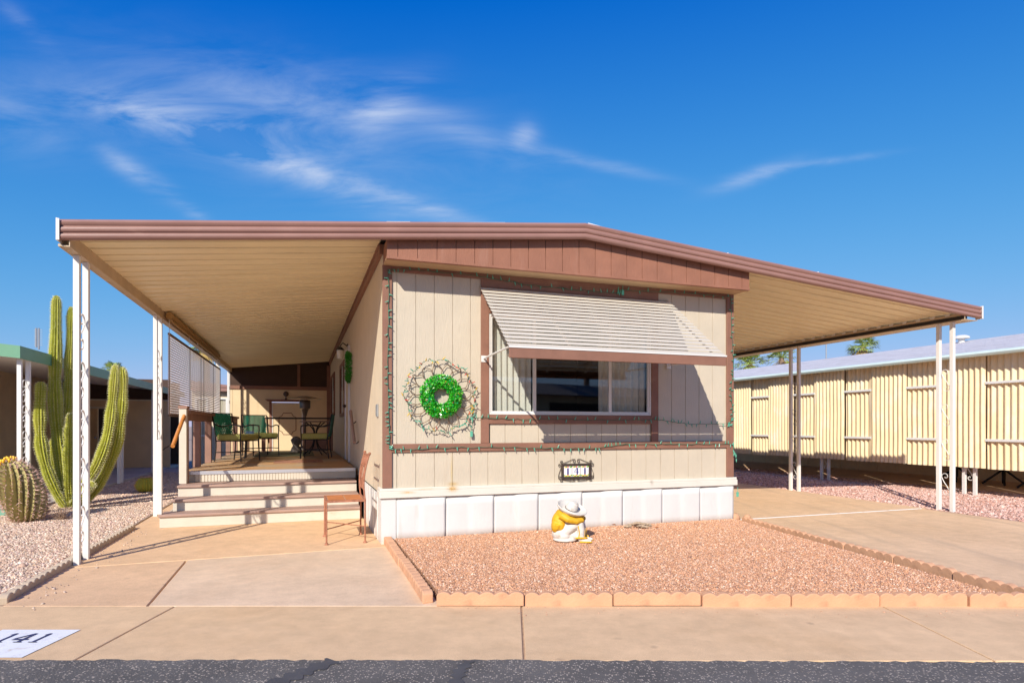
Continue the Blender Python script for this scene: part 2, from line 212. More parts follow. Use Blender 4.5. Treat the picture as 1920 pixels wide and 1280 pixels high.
class MB:
    def __init__(s): s.v=[]; s.f=[]; s.m=[]; s.mi=0
    def add(s,vs,fs):
        o=len(s.v); s.v+= [tuple(x) for x in vs]; s.f+=[tuple(i+o for i in f) for f in fs]; s.m+=[s.mi]*len(fs); return s
    def box(s,x0,x1,y0,y1,z0,z1):
        return s.add([(x0,y0,z0),(x1,y0,z0),(x1,y1,z0),(x0,y1,z0),(x0,y0,z1),(x1,y0,z1),(x1,y1,z1),(x0,y1,z1)],
            [(3,2,1,0),(4,5,6,7),(0,1,5,4),(1,2,6,5),(2,3,7,6),(3,0,4,7)])
    def prism(s,poly,off):          # poly: list of 3d points, off: vector
        n=len(poly); off=Vector(off); P=[Vector(p) for p in poly]
        nrm=Vector((0,0,0))
        for i in range(n): nrm+=P[i].cross(P[(i+1)%n])
        if nrm.dot(off)>0: P=P[::-1]
        return s.add(P+[p+off for p in P],[tuple(range(n)),tuple(range(2*n-1,n-1,-1))]+[(i,i+n,(i+1)%n+n,(i+1)%n) for i in range(n)])
    def bar(s,a,b,wd,ht,up=(0,0,1)):  # rectangular bar from a to b
        a=Vector(a); b=Vector(b); d=(b-a).normalized(); up=Vector(up); x=d.cross(up)
        if x.length<1e-4: x=d.cross(Vector((0,1,0)))
        x.normalize(); y=x.cross(d); x*=wd/2; y*=ht/2
        return s.add([a-x-y,a+x-y,a+x+y,a-x+y,b-x-y,b+x-y,b+x+y,b-x+y],[(0,1,2,3),(7,6,5,4),(0,4,5,1),(1,5,6,2),(2,6,7,3),(3,7,4,0)])
    def tube(s,pts,r,n=8,cap=True,closed=False):
        P=[Vector(p) for p in pts]; k=len(P); R=r if isinstance(r,(list,tuple)) else [r]*k
        vs=[]; prev=None
        for i in range(k):
            if closed: d=P[(i+1)%k]-P[i-1]
            else: d=P[min(i+1,k-1)]-P[max(i-1,0)]
            if d.length<1e-9: d=Vector((0,0,1))
            d.normalize()
            if prev is None:
                x=d.orthogonal().normalized()
            else:
                x=prev-d*prev.dot(d)
                x= x.normalized() if x.length>1e-6 else d.orthogonal().normalized()
            prev=x; y=d.cross(x)
            for j in range(n):
                a=2*PI*j/n; vs.append(P[i]+(x*math.cos(a)+y*math.sin(a))*R[i])
        fs=[]
        rng=k if closed else k-1
        for i in range(rng):
            i2=(i+1)%k
            for j in range(n): fs.append((i*n+j,i*n+(j+1)%n,i2*n+(j+1)%n,i2*n+j))
        if cap and not closed: fs+= [tuple(range(n-1,-1,-1)),tuple(range((k-1)*n,k*n))]
        return s.add(vs,fs)
    def lathe(s,prof,c=(0,0,0),n=20,ax='z',mtx=None):
        vs=[]; c=Vector(c)
        for r,h in prof:
            for j in range(n):
                a=2*PI*j/n; p=Vector((r*math.cos(a),r*math.sin(a),h))
                if mtx: p=mtx@p
                vs.append(p+c)
        fs=[(i*n+j,i*n+(j+1)%n,(i+1)*n+(j+1)%n,(i+1)*n+j) for i in range(len(prof)-1) for j in range(n)]
        fs+=[tuple(range(n-1,-1,-1)),tuple(range((len(prof)-1)*n,len(prof)*n))]
        return s.add(vs,fs)
    def ell(s,c,r,n=12,mtx=None):
        c=Vector(c); vs=[];k=n//2+1
        for i in range(k):
            t=PI*i/(k-1)
            for j in range(n):
                a=2*PI*j/n; p=Vector((math.sin(t)*math.cos(a)*r[0],math.sin(t)*math.sin(a)*r[1],-math.cos(t)*r[2]))
                if mtx: p=mtx@p
                vs.append(p+c)
        return s.add(vs,[(i*n+j,i*n+(j+1)%n,(i+1)*n+(j+1)%n,(i+1)*n+j) for i in range(k-1) for j in range(n)])
def flat(o,org): return (o[0]-org[0],o[1]-org[1],o[2]-org[2])
def mesh(name,mb,mats,parent=None,org=(0,0,0),frame='H',bevel=0,smooth=None,sub=None):
    me=bpy.data.meshes.new(name); me.from_pydata([flat(v,org) for v in mb.v],[],mb.f)
    if not isinstance(mats,(list,tuple)): mats=[mats]
    for m in mats: me.materials.append(MATS[m])
    if len(mats)>1: me.polygons.foreach_set('material_index',mb.m)
    me.validate(); me.update()
    if smooth:
        me.polygons.foreach_set('use_smooth',[True]*len(me.polygons)); me.set_sharp_from_angle(angle=rad(smooth))
    o=bpy.data.objects.new(name,me); COL.objects.link(o)
    if parent: o.parent=parent
    else: place(o,org,frame)
    if bevel:
        b=o.modifiers.new('bevel','BEVEL'); b.width=bevel; b.segments=1; b.limit_method='ANGLE'; b.angle_limit=rad(40)
    return o
def place(o,org,frame):
    if frame=='H': o.location=H(*org); o.rotation_euler=(0,0,TH)
    else: o.location=Vector(org)
def tag(o,label=None,cat=None,group=None,kind=None):
    if label: o['label']=label
    if cat: o['category']=cat
    if group: o['group']=group
    if kind: o['kind']=kind
    return o
class Thing:
    def __init__(s,name,label,cat,org=(0,0,0),frame='H',group=None,rz=None):
        s.e=bpy.data.objects.new(name,None); COL.objects.link(s.e); s.e.empty_display_size=.1; s.org=org; place(s.e,org,frame)
        if rz is not None: s.e.rotation_euler=(0,0,rz)
        tag(s.e,label,cat,group)
    def part(s,name,mb,mats,label=None,parent=None,**k):
        o=mesh(name,mb,mats,parent or s.e,s.org,**k)
        if label: o['label']=label
        return o
def struct(name,mb,mats,frame='H',**k):
    o=mesh(name,mb,mats,None,(0,0,0),frame,**k); o['kind']='structure'; return o
def one(name,mb,mats,label,cat,org=(0,0,0),frame='H',group=None,**k):
    return tag(mesh(name,mb,mats,None,org,frame,**k),label,cat,group)
def copy_tree(o,parent=None):
    c=o.copy(); COL.objects.link(c); c.parent=parent
    for ch in [x for x in CH.get(o,[])]: copy_tree(ch,c)
    return c
CH={}
def index_children():
    CH.clear()
    for o in COL.objects:
        if o.parent: CH.setdefault(o.parent,[]).append(o)
def spiral(c,ex,ey,r0,r1,a0,a1,n=14):
    c=Vector(c); ex=Vector(ex); ey=Vector(ey)
    return [c+(ex*math.cos(a0+(a1-a0)*i/n)+ey*math.sin(a0+(a1-a0)*i/n))*(r0+(r1-r0)*i/n) for i in range(n+1)]
def catmull(pts,n=8):
    P=[Vector(p) for p in pts]; out=[]
    for i in range(len(P)-1):
        a=P[max(i-1,0)];b=P[i];c=P[i+1];d=P[min(i+2,len(P)-1)]
        for k in range(n):
            t=k/n; out.append(.5*((2*b)+(-a+c)*t+(2*a-5*b+4*c-d)*t*t+(-a+3*b-3*c+d)*t**3))
    out.append(P[-1]); return out
# ================================================================ GROUND
YS0,YS1=3.2,4.17
def uline(u,Y):   # point on line u=const at world Y
    v=(Y-CY-u*st_)/ct; return H(u,v)
g=MB(); g.box(-900,900,-900,900,-.5,-.09); struct('ground',g,'dirt','W')
rd=MB(); pts=[]; x=-40.0
rr=random.Random(3)
while x<40: pts.append((x, YS0+.004+rr.uniform(-.012,.012)-(.035 if x>0 else 0)*min(1,max(0,x/3)),+.003)); x+=rr.uniform(.02,.06) if abs(x)<5 else .5
n=len(pts); fr=[(p[0],-9,.003) for p in pts]
rd.add(pts+fr,[(i,n+i,n+i+1,i+1) for i in range(n-1)]); rd.add([(p[0],p[1],-.1) for p in pts]+pts,[(i,i+1,n+i+1,n+i) for i in range(n-1)])
struct('road',rd,'asphalt','W')
# crack filler bands and the crack inside each
for i,(xa,ya,xb,yb,wd) in enumerate([(-.02-.0,3.20,-.85,2.3,.085),(-.155+.98,3.2,.45,2.3,.07)]):
    pass
tf=MB()
for path,wd in [([(-.93,3.19),(-1.03,3.05),(-1.12,2.92),(-1.3,2.7)],.10),([(-.22,3.19),(-.26,3.06),(-.27,2.92),(-.33,2.7)],.06),([(1.98,3.13),(2.03,3.0),(2.1,2.8)],.0)]:
    if wd==0: continue
    c=catmull([(a,b,0) for a,b in path],8); l_=[];r_=[]
    for i,p in enumerate(c):
        d=(c[min(i+1,len(c)-1)]-c[max(i-1,0)]).normalized(); q=Vector((-d.y,d.x,0)); k=wd/2*(1+.35*math.sin(i*1.7)+.2*rr.uniform(-1,1)); l_.append(p+q*k); r_.append(p-q*k)
    m_=len(c); tf.add([(p.x,p.y,.0065) for p in l_]+[(p.x,p.y,.0065) for p in r_],[(i,i+1,m_+i+1,m_+i) for i in range(m_-1)])
struct('crack_filler',tf,'tar','W')
def slab(name,poly,z1,mat,frame='W',t=.08):
    b=MB(); b.prism([(p[0],p[1],z1) for p in poly],(0,0,-t)); return struct(name,b,mat,frame,bevel=.006)
G_=.006
js=[-12,-7.2,-4.75,(-2.31,-2.29),.065,2.53,5.0,7.5,12]
xs=[-14,-9.5,-7.1,-4.7,-2.3,.065,2.53,5.0,7.5,10,14]
sw=MB()
for a,b in zip(xs[:-1],xs[1:]): sw.prism([(a+G_,YS0,0),(b-G_,YS0,0),(b-G_,YS1,0),(a+G_,YS1,0)],(0,0,-.08))
o=struct('sidewalk',sw,'conc_walk','W',bevel=.004)
jf=MB(); jf.box(-14,14,3.05,4.3,-.085,-.012); struct('joint_filler',jf,'joint','W')
def h2(u,v): p=H(u,v); return (p.x,p.y)
def ul(u,Y=YS1+.008): p=uline(u,Y); return (p.x,p.y)
slab('entry_slab',[ul(-2.74),ul(-1.80-G_),h2(-1.80-G_,-.2-G_),h2(-2.74,-.2-G_)],-.002,'conc_side')
slab('entry_slab',[ul(-1.80+G_),ul(.10),h2(.10,-.16-G_),h2(-1.80+G_,-.2-G_)],-.001,'conc_slab')
slab('patio_slab',[h2(-2.74,-.19),h2(.10,-.15),h2(.10,.1),h2(-.02,.1),h2(-.02,9.8),h2(-2.74,9.8)],-.002,'conc_patio')
slab('patio_slab_rear',[h2(-2.74,9.81),h2(-.02,9.81),h2(-.02,12.3),h2(-2.74,12.3)],-.002,'conc_patio')
slab('driveway',[ul(4.22),ul(8.02),h2(8.02,.19),h2(4.45,.19)],-.012,'conc_drive')
slab('driveway_rear',[h2(4.45,.202),h2(8.12,.202),h2(8.3,14),h2(4.45,14)],-.012,'conc_drive')
dj=MB(); dj.prism([H(4.5,.193,-.006),H(8.0,.193,-.006),H(8.0,.203,-.006),H(4.5,.203,-.006)],(0,0,-.03)); struct('expansion_joint',dj,'paint_white','W')
# soft tyre tracks, leaf litter and drips of the driveway
m=MATS['conc_drive']; n=m.node_tree.nodes; l=m.node_tree.links; p=n['Principled BSDF']; src=p.inputs['Base Color'].links[0].from_socket
t=n.new('ShaderNodeTexCoord'); mpp=n.new('ShaderNodeMapping'); mpp.inputs['Rotation'].default_value=(0,0,-TH); mpp.inputs['Scale'].default_value=(3.2,.22,1); l.new(t.outputs['Object'],mpp.inputs[0])
z=n.new('ShaderNodeTexNoise'); z.inputs['Scale'].default_value=1; z.inputs['Detail'].default_value=4; l.new(mpp.outputs[0],z.inputs[0]); a=n.new('ShaderNodeMapRange'); a.inputs[1].default_value=.52; a.inputs[2].default_value=.68; a.inputs[4].default_value=.45; l.new(z.outputs[0],a.inputs[0])
mx=n.new('ShaderNodeMixRGB'); l.new(a.outputs[0],mx.inputs[0]); l.new(src,mx.inputs[1]); mx.inputs[2].default_value=(.46,.33,.22,1); l.new(mx.outputs[0],p.inputs['Base Color'])
# gravel beds
PINK=[(-.50,4.28),(3.47,4.26),H(4.42,.05)[:2],H(.12,.05)[:2]]
b=MB(); b.prism([(p[0],p[1],.045) for p in PINK],(0,0,-.1)); struct('gravel_bed_front',b,'gravel_pink','W')
LOT=[(-14,YS1+.01),ul(-2.80),h2(-2.80,14),h2(-4.56,14),h2(-4.56,4.2),h2(-12,4.2)]
b=MB(); b.prism([(p[0],p[1],-.02) for p in LOT],(0,0,-.07)); struct('gravel_bed_left',b,'gravel_tan','W')
RG=[ul(8.06),(12,YS1+.01),h2(11.6,0),h2(11.6,14),h2(8.16,14),h2(8.06,.2)]
b=MB(); b.prism([(p[0],p[1],-.018) for p in RG],(0,0,-.07)); struct('gravel_bed_right',b,'gravel_rose','W')
slab('neighbour_slab_right',[h2(11.6,-3),h2(20,-3),h2(20,16),h2(11.6,16)],.0,'conc_patio',t=.07)
slab('neighbour_slab_left',[h2(-4.58,4.2),h2(-12,4.2),h2(-12,16),h2(-4.58,16)],.01,'conc_grey',t=.1)
def pebbles(name,poly,n,size,z,cols,seed,w8=None,label='',cat='gravel'):
    rg=np.random.default_rng(seed); P=np.array([p[:2] for p in poly]); lo,hi=P.min(0),P.max(0); out=[]
    def inside(q):
        r=np.zeros(len(q),bool); j=len(P)-1
        for i in range(len(P)):
            a,b=P[i],P[j]; c=((a[1]>q[:,1])!=(b[1]>q[:,1]))&(q[:,0]<(b[0]-a[0])*(q[:,1]-a[1])/(b[1]-a[1]+1e-12)+a[0]); r^=c; j=i
        return r
    tot=0
    while tot<n:
        q=rg.uniform(lo,hi,(n*2,2)); q=q[inside(q)]
        if w8: q=q[rg.random(len(q))<w8(q)]
        out.append(q); tot+=len(q)
    q=np.concatenate(out)[:n]
    base=np.array([(1,0,0),(0,1,0),(-1,0,0),(0,-1,0),(0,0,1),(0,0,-1)],float)
    fac=np.array([(0,1,4),(1,2,4),(2,3,4),(3,0,4),(1,0,5),(2,1,5),(3,2,5),(0,3,5)])
    V=np.repeat(base[None],n,0)*rg.uniform(.6,1.25,(n,6,1))
    V*=(size*rg.lognormal(0,.34,(n,1,1)))*np.stack([rg.uniform(.8,1.3,n),rg.uniform(.6,1.1,n),rg.uniform(.45,.8,n)],1)[:,None,:]
    # random rotation (yaw + tilt)
    a=rg.uniform(0,2*PI,n); t=rg.uniform(-.6,.6,n); ca,sa=np.cos(a),np.sin(a); c2,s2=np.cos(t),np.sin(t)
    x,y,zz=V[...,0],V[...,1],V[...,2]; y,zz=y*c2[:,None]-zz*s2[:,None], y*s2[:,None]+zz*c2[:,None]
    x,y=x*ca[:,None]-y*sa[:,None], x*sa[:,None]+y*ca[:,None]
    V=np.stack([x+q[:,0:1],y+q[:,1:2],zz+z+size*.15],-1).reshape(-1,3)
    F=(fac[None]+6*np.arange(n)[:,None,None]).reshape(-1,3)
    me=bpy.data.meshes.new(name); me.vertices.add(len(V)); me.vertices.foreach_set('co',V.ravel()); me.loops.add(F.size); me.loops.foreach_set('vertex_index',F.ravel())
    me.polygons.add(len(F)); me.polygons.foreach_set('loop_start',np.arange(0,F.size,3)); me.polygons.foreach_set('loop_total',np.full(len(F),3)); me.update()
    C=np.array(cols)[rg.integers(0,len(cols),n)]*rg.uniform(.72,1.25,(n,1)); C=np.clip(C,0,1)
    at=me.color_attributes.new('Col','FLOAT_COLOR','POINT'); at.data.foreach_set('color',np.repeat(np.c_[C,np.ones(n)],6,0).ravel())
    me.materials.append(MATS['pebble']); o=bpy.data.objects.new(name,me); COL.objects.link(o); tag(o,label,cat,kind='stuff'); return o
pebbles('front_gravel',PINK,130000,.0064,.045,[(.66,.35,.20),(.74,.44,.27),(.55,.27,.15),(.80,.58,.43),(.68,.35,.18),(.60,.33,.21),(.44,.23,.15),(.66,.37,.22)],1,label='salmon pink crushed gravel in the bed before the house')
nearL=lambda q: np.clip(1.35-.10*q[:,1],.12,1)
LOTN=[(-4.6,YS1+.02),ul(-2.82),h2(-2.82,12),h2(-4.5,12),h2(-4.5,4.3),h2(-6.5,4.1),(-8,5)]
pebbles('side_gravel',LOTN,95000,.0115,-.02,[(.58,.42,.31),(.72,.55,.43),(.46,.31,.23),(.66,.46,.32),(.56,.38,.32),(.76,.64,.52)],2,nearL,label='tan and grey gravel around the cacti')
RGN=[ul(8.08),(9,4.3),h2(11.5,0),h2(11.5,11),h2(8.3,11),h2(8.1,.2)]
pebbles('driveway_gravel',RGN,45000,.018,-.018,[(.60,.36,.29),(.68,.46,.38),(.50,.28,.22),(.70,.50,.44)],3,label='rose gravel strip between driveway and neighbouring porch')
pebbles('stray_gravel',[(-.5,3.95),(3.4,3.9),(3.4,4.14),(-.5,4.15)],55,.006,.0,[(.60,.36,.24),(.55,.30,.19)],6,label='stray pink stones on the sidewalk before the edging')
pebbles('stray_gravel',[h2(-2.66,-1.6),h2(-2.45,-1.6),h2(-2.45,1.7),h2(-2.66,1.7)],70,.008,.0,[(.50,.38,.31),(.60,.48,.38)],7,label='stray tan stones along the left edge of the entry slab')
# scalloped edging blocks
def edging(a,b,mat,zb,ht,group,labels,th=.055,L_=.606,nsc=6,jit=.006,side=None):
    a=Vector((a[0],a[1],0)); b=Vector((b[0],b[1],0)); d=(b-a); n=max(1,int(round(d.length/L_))); d.normalize(); ln=(b-a).length/n
    rg=random.Random(int(a.x*100)+7)
    for i in range(n):
        m=MB(); l=ln-.008; prof=[(0,0)]
        for k in range(nsc):
            for q in range(6):
                t=q/6; prof.append((l*(k+t)/nsc, ht-.022+.022*math.sin(PI*t)**.7 if q else ht-.022))
        prof.append((l,ht-.022)); prof.append((l,0))
        q=Vector((-d.y,d.x,0))
        m.prism([(x,-th/2,z) for x,z in prof],(0,th,0))
        o=None
        org=a+d*(i*ln+.004)+Vector((0,0,zb))
        me_o=mesh('edging_block',m,mat,None,(0,0,0),'W',bevel=.005)
        me_o.location=org+q*rg.uniform(-jit,jit)+Vector((0,0,rg.uniform(-.004,.003))); me_o.rotation_euler=(rg.uniform(-.03,.03),rg.uniform(-.008,.008),math.atan2(d.y,d.x)+rg.uniform(-.012,.012))
        tag(me_o,labels(i,n),'edging block',group)
ordw=['first','second','third','fourth','fifth','sixth','seventh','eighth','ninth']
edging((-.52,4.205),(3.72,4.175),'block',-.004,.098,'terracotta scalloped edging blocks of the pink bed',lambda i,n:f'{ordw[i]} scalloped terracotta block from the left along the sidewalk edge of the pink bed')
p0=H(.045,.10); p1=(-.575,4.24); edging(p0,p1,'block',-.004,.085,'terracotta scalloped edging blocks of the pink bed',lambda i,n:f'{ordw[i]} terracotta edging block from the house corner down the left side of the pink bed',th=.075)
edging(H(4.48,-.12),(3.66,4.30),'block',-.006,.09,'terracotta scalloped edging blocks of the pink bed',lambda i,n:f'{ordw[i]} terracotta edging block from the house beside the driveway')
edging(ul(-2.77,4.24),h2(-2.72,1.95),'block_tan',-.03,.088,'tan scalloped edging blocks beside the patio',lambda i,n:f'{ordw[i]} tan scalloped block from the sidewalk between side gravel and entry slab')
edging((-7.75,8.35),(-6.75,8.55),'block_green',-.02,.10,'green scalloped edging blocks',lambda i,n:f'{["far left","right hand"][i%2]} green scalloped block at the left edge behind the barrel cactus',L_=.5)
# corner rocks
for i,(u,v,r,lab) in enumerate([(4.46,.02,.075,'rounded salmon rock against the white skirting corner'),(4.62,-.02,.05,'small salmon rock next to the larger corner rock')]):
    m=MB(); m.ell((0,0,0),(r,r*.8,r*.8),10); rg=random.Random(i)
    m.v=[tuple(c*(1+rg.uniform(-.12,.12)) for c in p) for p in m.v]
    o=mesh('corner_rock',m,'block',smooth=50); p=H(u,v,.05); o.location=p; tag(o,lab,'rock','rocks at the house corner')
# painted number
tn=Thing('painted_number','white painted panel reading 141 in navy on the sidewalk','painted sign',(-3.0,3.4,.003),'W')
tn.part('panel',MB().add([(-3.07,3.235,.0035),(-2.60,3.235,.0035),(-2.60,3.68,.0035),(-3.07,3.68,.0035)],[(0,1,2,3)]),'paint_white')
def strokes(mb,polys,z): 
    for poly in polys: mb.add([(x,y,z) for x,y in poly],[tuple(range(len(poly)))])
def map141(a,b):  # a: across 0..1 of the digit cell, b: up 0..1
    y=3.455+.125*b; return y
for k,(ch,xc) in enumerate([('1',-2.92),('4',-2.825),('1',-2.72)]):
    m=MB(); hh=.15; wd=.085; y0=3.455; sk=.55
    def q(a,b): return (xc+a*wd+sk*b*hh*0+0, y0+b*hh)
    if ch=='1': sets=[[(-.09,0),(.09,0),(.09,1),(-.09,1)],[(-.28,0),(-.09,0),(-.09,.07),(-.28,.07)],[(.09,0),(.28,0),(.28,.07),(.09,.07)],[(-.09,.82),(-.09,1),(-.26,.80)]]
    else: sets=[[(.12,0),(.32,0),(.32,1),(.12,1)],[(-.55,.26),(.12,.26),(.12,.38),(-.38,.38)],[(.32,.26),(.55,.26),(.55,.38),(.32,.38)],[(-.55,.38),(-.36,.38),(.12,.84),(.12,1)],[(-.06,0),(.12,0),(.12,.07),(-.06,.07)],[(.32,0),(.5,0),(.5,.07),(.32,.07)]]
    strokes(m,[[q(a,b) for a,b in s] for s in sets],.0070)
    tn.part('digit',m,'paint_navy')
# ================================================================ ROOF PROFILE
UL,UP,UR=-2.73,2.15,8.40
def zt(u): return 2.959+(u-UL)*(3.455-2.959)/(UP-UL) if u<UP else 3.455-(u-UP)*(3.455-2.936)/(UR-UP)
VF,VB=-.38,12.9
# ================================================================ HOUSE
house=Thing('mobile_home','cream mobile home with brown trim, white skirting and low gabled roof','house',(0,0,0))
W_=4.41
def siding(mb,a0,a1,z0,z1,pos,axis='u',pitch=.2,gr=.007,ph=0.0,topf=None,d=.013):
    k=math.ceil((a0-ph)/pitch-1e-6); cuts=[a0]+[ph+pitch*i for i in range(k,int((a1-ph)/pitch)+2) if a0+.02<ph+pitch*i<a1-.02]+[a1]
    for a,b in zip(cuts[:-1],cuts[1:]):
        A=a+(gr/2 if a!=a0 else 0); B=b-(gr/2 if b!=a1 else 0)
        za=topf(A) if topf else z1; zb=topf(B) if topf else z1
        if axis=='u': mb.prism([(A,pos,z0),(B,pos,z0),(B,pos,zb),(A,pos,za)],(0,d,0))
        else: mb.prism([(pos,A,z0),(pos,B,z0),(pos,B,zb),(pos,A,za)],(d if pos<2 else -d,0,0))
    e=.008
    if axis=='u': mb.prism([(a0,pos+e,z0),(a1,pos+e,z0),(a1,pos+e,topf(a1) if topf else z1),(a0,pos+e,topf(a0) if topf else z1)],(0,.03,0))
    else: mb.prism([(pos+e,a0,z0),(pos+e,a1,z0),(pos+e,a1,z1),(pos+e,a0,z1)],(.03,0,0))
m=MB()
siding(m,.02,4.39,.50,1.0,0,ph=.144)
siding(m,.02,1.16,1.0,2.9,0,ph=.144)
siding(m,3.21,4.39,1.0,2.9,0,ph=.104)
siding(m,1.17,3.20,1.0,1.355,0,ph=.144)
m.box(1.17,3.20,.008,.04,2.46,2.9)
house.part('front_wall',m,'siding')
m=MB(); siding(m,.02,12.35,.50,3.13,0,axis='v',ph=.13)
house.part('side_wall',m,'siding_side')
m=MB(); m.box(4.37,4.41,.02,12.35,.0,3.1); m.box(0.02,4.4,12.31,12.35,0,3.2); house.part('rear_wall',m,'siding_side')
# brown trims
def trim(boxes,mat='brown_trim',name='trim',bv=.003): 
    for bx in boxes: m=MB(); m.box(*bx); house.part(name,m,mat,bevel=bv)
t0=-.022
trim([(-.006,.092,t0-.001,.012,.578,2.905)]); trim([(4.312,4.414,t0-.001,.012,.578,2.905)])
trim([(.0925,4.3115,t0,0.0,.953,1.040)]); trim([(1.06,1.152,t0,0,1.0405,2.755)]); trim([(3.212,3.306,t0,0,1.0405,2.755)]); trim([(1.1525,3.2115,t0,0,1.252,1.352)])
trim([(.0925,4.3115,t0,0,2.842,2.9055)]); trim([(1.06,3.306,t0,0,2.7555,2.8415)]); trim([(1.1525,3.2115,t0+.002,0,2.47,2.7545)])
# side eave rail
m=MB(); m.box(-.035,-.001,.0,12.35,3.02,3.125); m.box(-.05,-.0355,.0,12.35,3.10,3.135); house.part('eave_rail',m,'brown_trim')
# belt board
m=MB(); m.box(-.04,4.455,-.045,-.001,.475,.545); m.box(-.034,4.45,-.036,-.001,.5455,.576); m.box(-.04,-.001,-.0005,.2,.475,.545); m.box(-.034,-.001,-.0005,.2,.5455,.576)
house.part('belt_board',m,'belt_white',bevel=.004)
# skirting: folded sheets
pr=[.0,.135,.385,.664,.932,1.207,1.464,1.734,1.997,2.281,2.545,2.814,3.084,3.359,3.634,3.907,4.179,4.408]
edges=pr
for i in range(1,len(edges)-1,2):
    a,mid,b=edges[i],edges[i+1],edges[min(i+2,len(edges)-1)]
    if i==1: pass
    m=MB(); n_=10; rowsz=[-.02,.12,.25,.38,.474]; vs=[]
    def vpos(u,z):
        t=(u-a)/(b-a) if b>a else 0; k=(z/.474)
        bow=-.015-.003*math.sin(PI*min(1,max(0,(u-a)/(mid-a)))) if u<=mid else -.020-.004*math.sin(PI*(u-mid)/max(.01,(b-mid)))
        return bow-.004*t+(.006*k if u<mid-.01 else 0)
    us=[a+.003+(mid-a-.003)*j/n_ for j in range(n_+1)]+[mid+(b-mid-.002)*j/n_ for j in range(1,n_+1)]
    for z in rowsz:
        for u in us: vs.append((u,vpos(u,z),z))
    nu=len(us); m.add(vs,[(r*nu+j,r*nu+j+1,(r+1)*nu+j+1,(r+1)*nu+j) for r in range(len(rowsz)-1) for j in range(nu-1)])
    o=house.part('skirting_panel',m,'skirt_white',smooth=35); sd=o.modifiers.new('thickness','SOLIDIFY'); sd.thickness=.006; sd.offset=-1
m=MB(); m.box(-.02,.132,-.018,-.012,-.02,.474); m.box(-.02,-.014,-.0115,1.84,-.02,.5); m.box(.0,4.40,.012,.03,-.02,.474); m.box(4.40,4.415,-.015,12,-.02,.5); 
for v in (.28,.56,.84,1.12,1.4,1.68): m.box(-.026,-.0205,v,v+.03,-.02,.5)
house.part('skirting_panel',m,'skirt_white')
# gable
m=MB(); siding(m,.004,4.418,2.925,3.2,-.30,ph=.11,topf=lambda u: zt(u)-.13)
m.prism([(.004,-.26,2.925),(.004,-.001,2.925),(.004,-.001,3.1),(.004,-.26,3.1)],(.02,0,0)); m.box(4.398,4.418,-.259,-.001,2.925,3.12)
house.part('gable_panel',m,'gable')
m=MB(); m.box(-.002,4.424,-.306,-.262,2.898,2.9245); house.part('gable_trim',m,'gable',bevel=.003)
m=MB(); m.box(.0,4.42,-.2615,-.001,2.902,2.918); house.part('gable_soffit',m,'soffit_wood')
# roof
m=MB()
ZB=[(UL,zt(UL)),(UP,zt(UP)),(UR,zt(UR))]
m.prism([(UL+.01,VF+.02,zt(UL)-.012),(UP,VF+.02,zt(UP)-.012),(UR-.01,VF+.02,zt(UR)-.012),(UR-.01,VF+.02,zt(UR)-.045),(UP,VF+.02,zt(UP)-.05),(UL+.01,VF+.02,zt(UL)-.045)],(0,VB-VF,0))
house.part('roof',m,'roof_white')
for a,b,h_ in [(-.05,.25,.012),(.3,.62,.008),(.8,1.25,.01),(2.15,2.45,.012),(4.0,4.1,.01),(5.4,5.47,.014)]:
    m=MB(); m.prism([(a,VF+.005,zt(a)-.02),(b,VF+.005,zt(b)-.02),(b-.03,VF+.005,zt(b)+h_*.4),(a+.04,VF+.005,zt(a)+h_)],(0,.12,0)); house.part('roof_sealant',m,'roof_white')
prof=[(.045,0),(.0,.004),(-.012,-.006),(-.020,-.020),(-.016,-.040),(-.004,-.052),(-.006,-.058),(-.020,-.068),(-.024,-.085),(-.018,-.102),(-.006,-.110),(-.008,-.116),(-.022,-.126),(-.026,-.142),(-.020,-.158),(-.006,-.170),(.012,-.172),(.012,-.165)]
for (a,b) in ((UL,UP),(UP,UR)):
    m=MB(); n_=len(prof)
    cuts=[a+(b-a)*i/10 for i in range(11)]
    m.add([(u,VF+dv,zt(u)+dz) for u in cuts for dv,dz in prof],[(i*n_+j,(i+1)*n_+j,(i+1)*n_+j+1,i*n_+j+1) for i in range(10) for j in range(n_-1)])
    house.part('roof_fascia',m,'fascia_metal',smooth=40)
for u,s_ in ((UL,-1),(UR,1)):
    m=MB(); a,b=sorted((u,u+s_*.012)); m.box(a,b,VF-.035,VF+.07,zt(u)-.178,zt(u)+.006); m.box(a-.012 if s_>0 else b,a if s_>0 else b+.012,VF-.034,VF-.028,zt(u)-.176,zt(u)+.004)
    house.part('fascia_end_cap',m,'white_metal')
m=MB(); m.box(.22,4.2,.2,5,.02,.55)
# interior room
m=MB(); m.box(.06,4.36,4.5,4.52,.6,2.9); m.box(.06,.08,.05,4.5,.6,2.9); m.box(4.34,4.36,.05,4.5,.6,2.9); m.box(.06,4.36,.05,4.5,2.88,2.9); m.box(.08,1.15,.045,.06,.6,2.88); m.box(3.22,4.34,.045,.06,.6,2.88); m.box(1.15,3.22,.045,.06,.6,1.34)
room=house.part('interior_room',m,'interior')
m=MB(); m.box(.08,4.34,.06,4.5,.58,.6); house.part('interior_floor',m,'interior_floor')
m=MB(); m.box(1.9,2.5,1.2,1.8,1.30,1.33); m.tube([(2.2,1.5,.6),(2.2,1.5,1.3)],.03); m.box(1.3,1.75,2.2,2.25,.9,1.5); house.part('interior_table',m,'dark_metal')
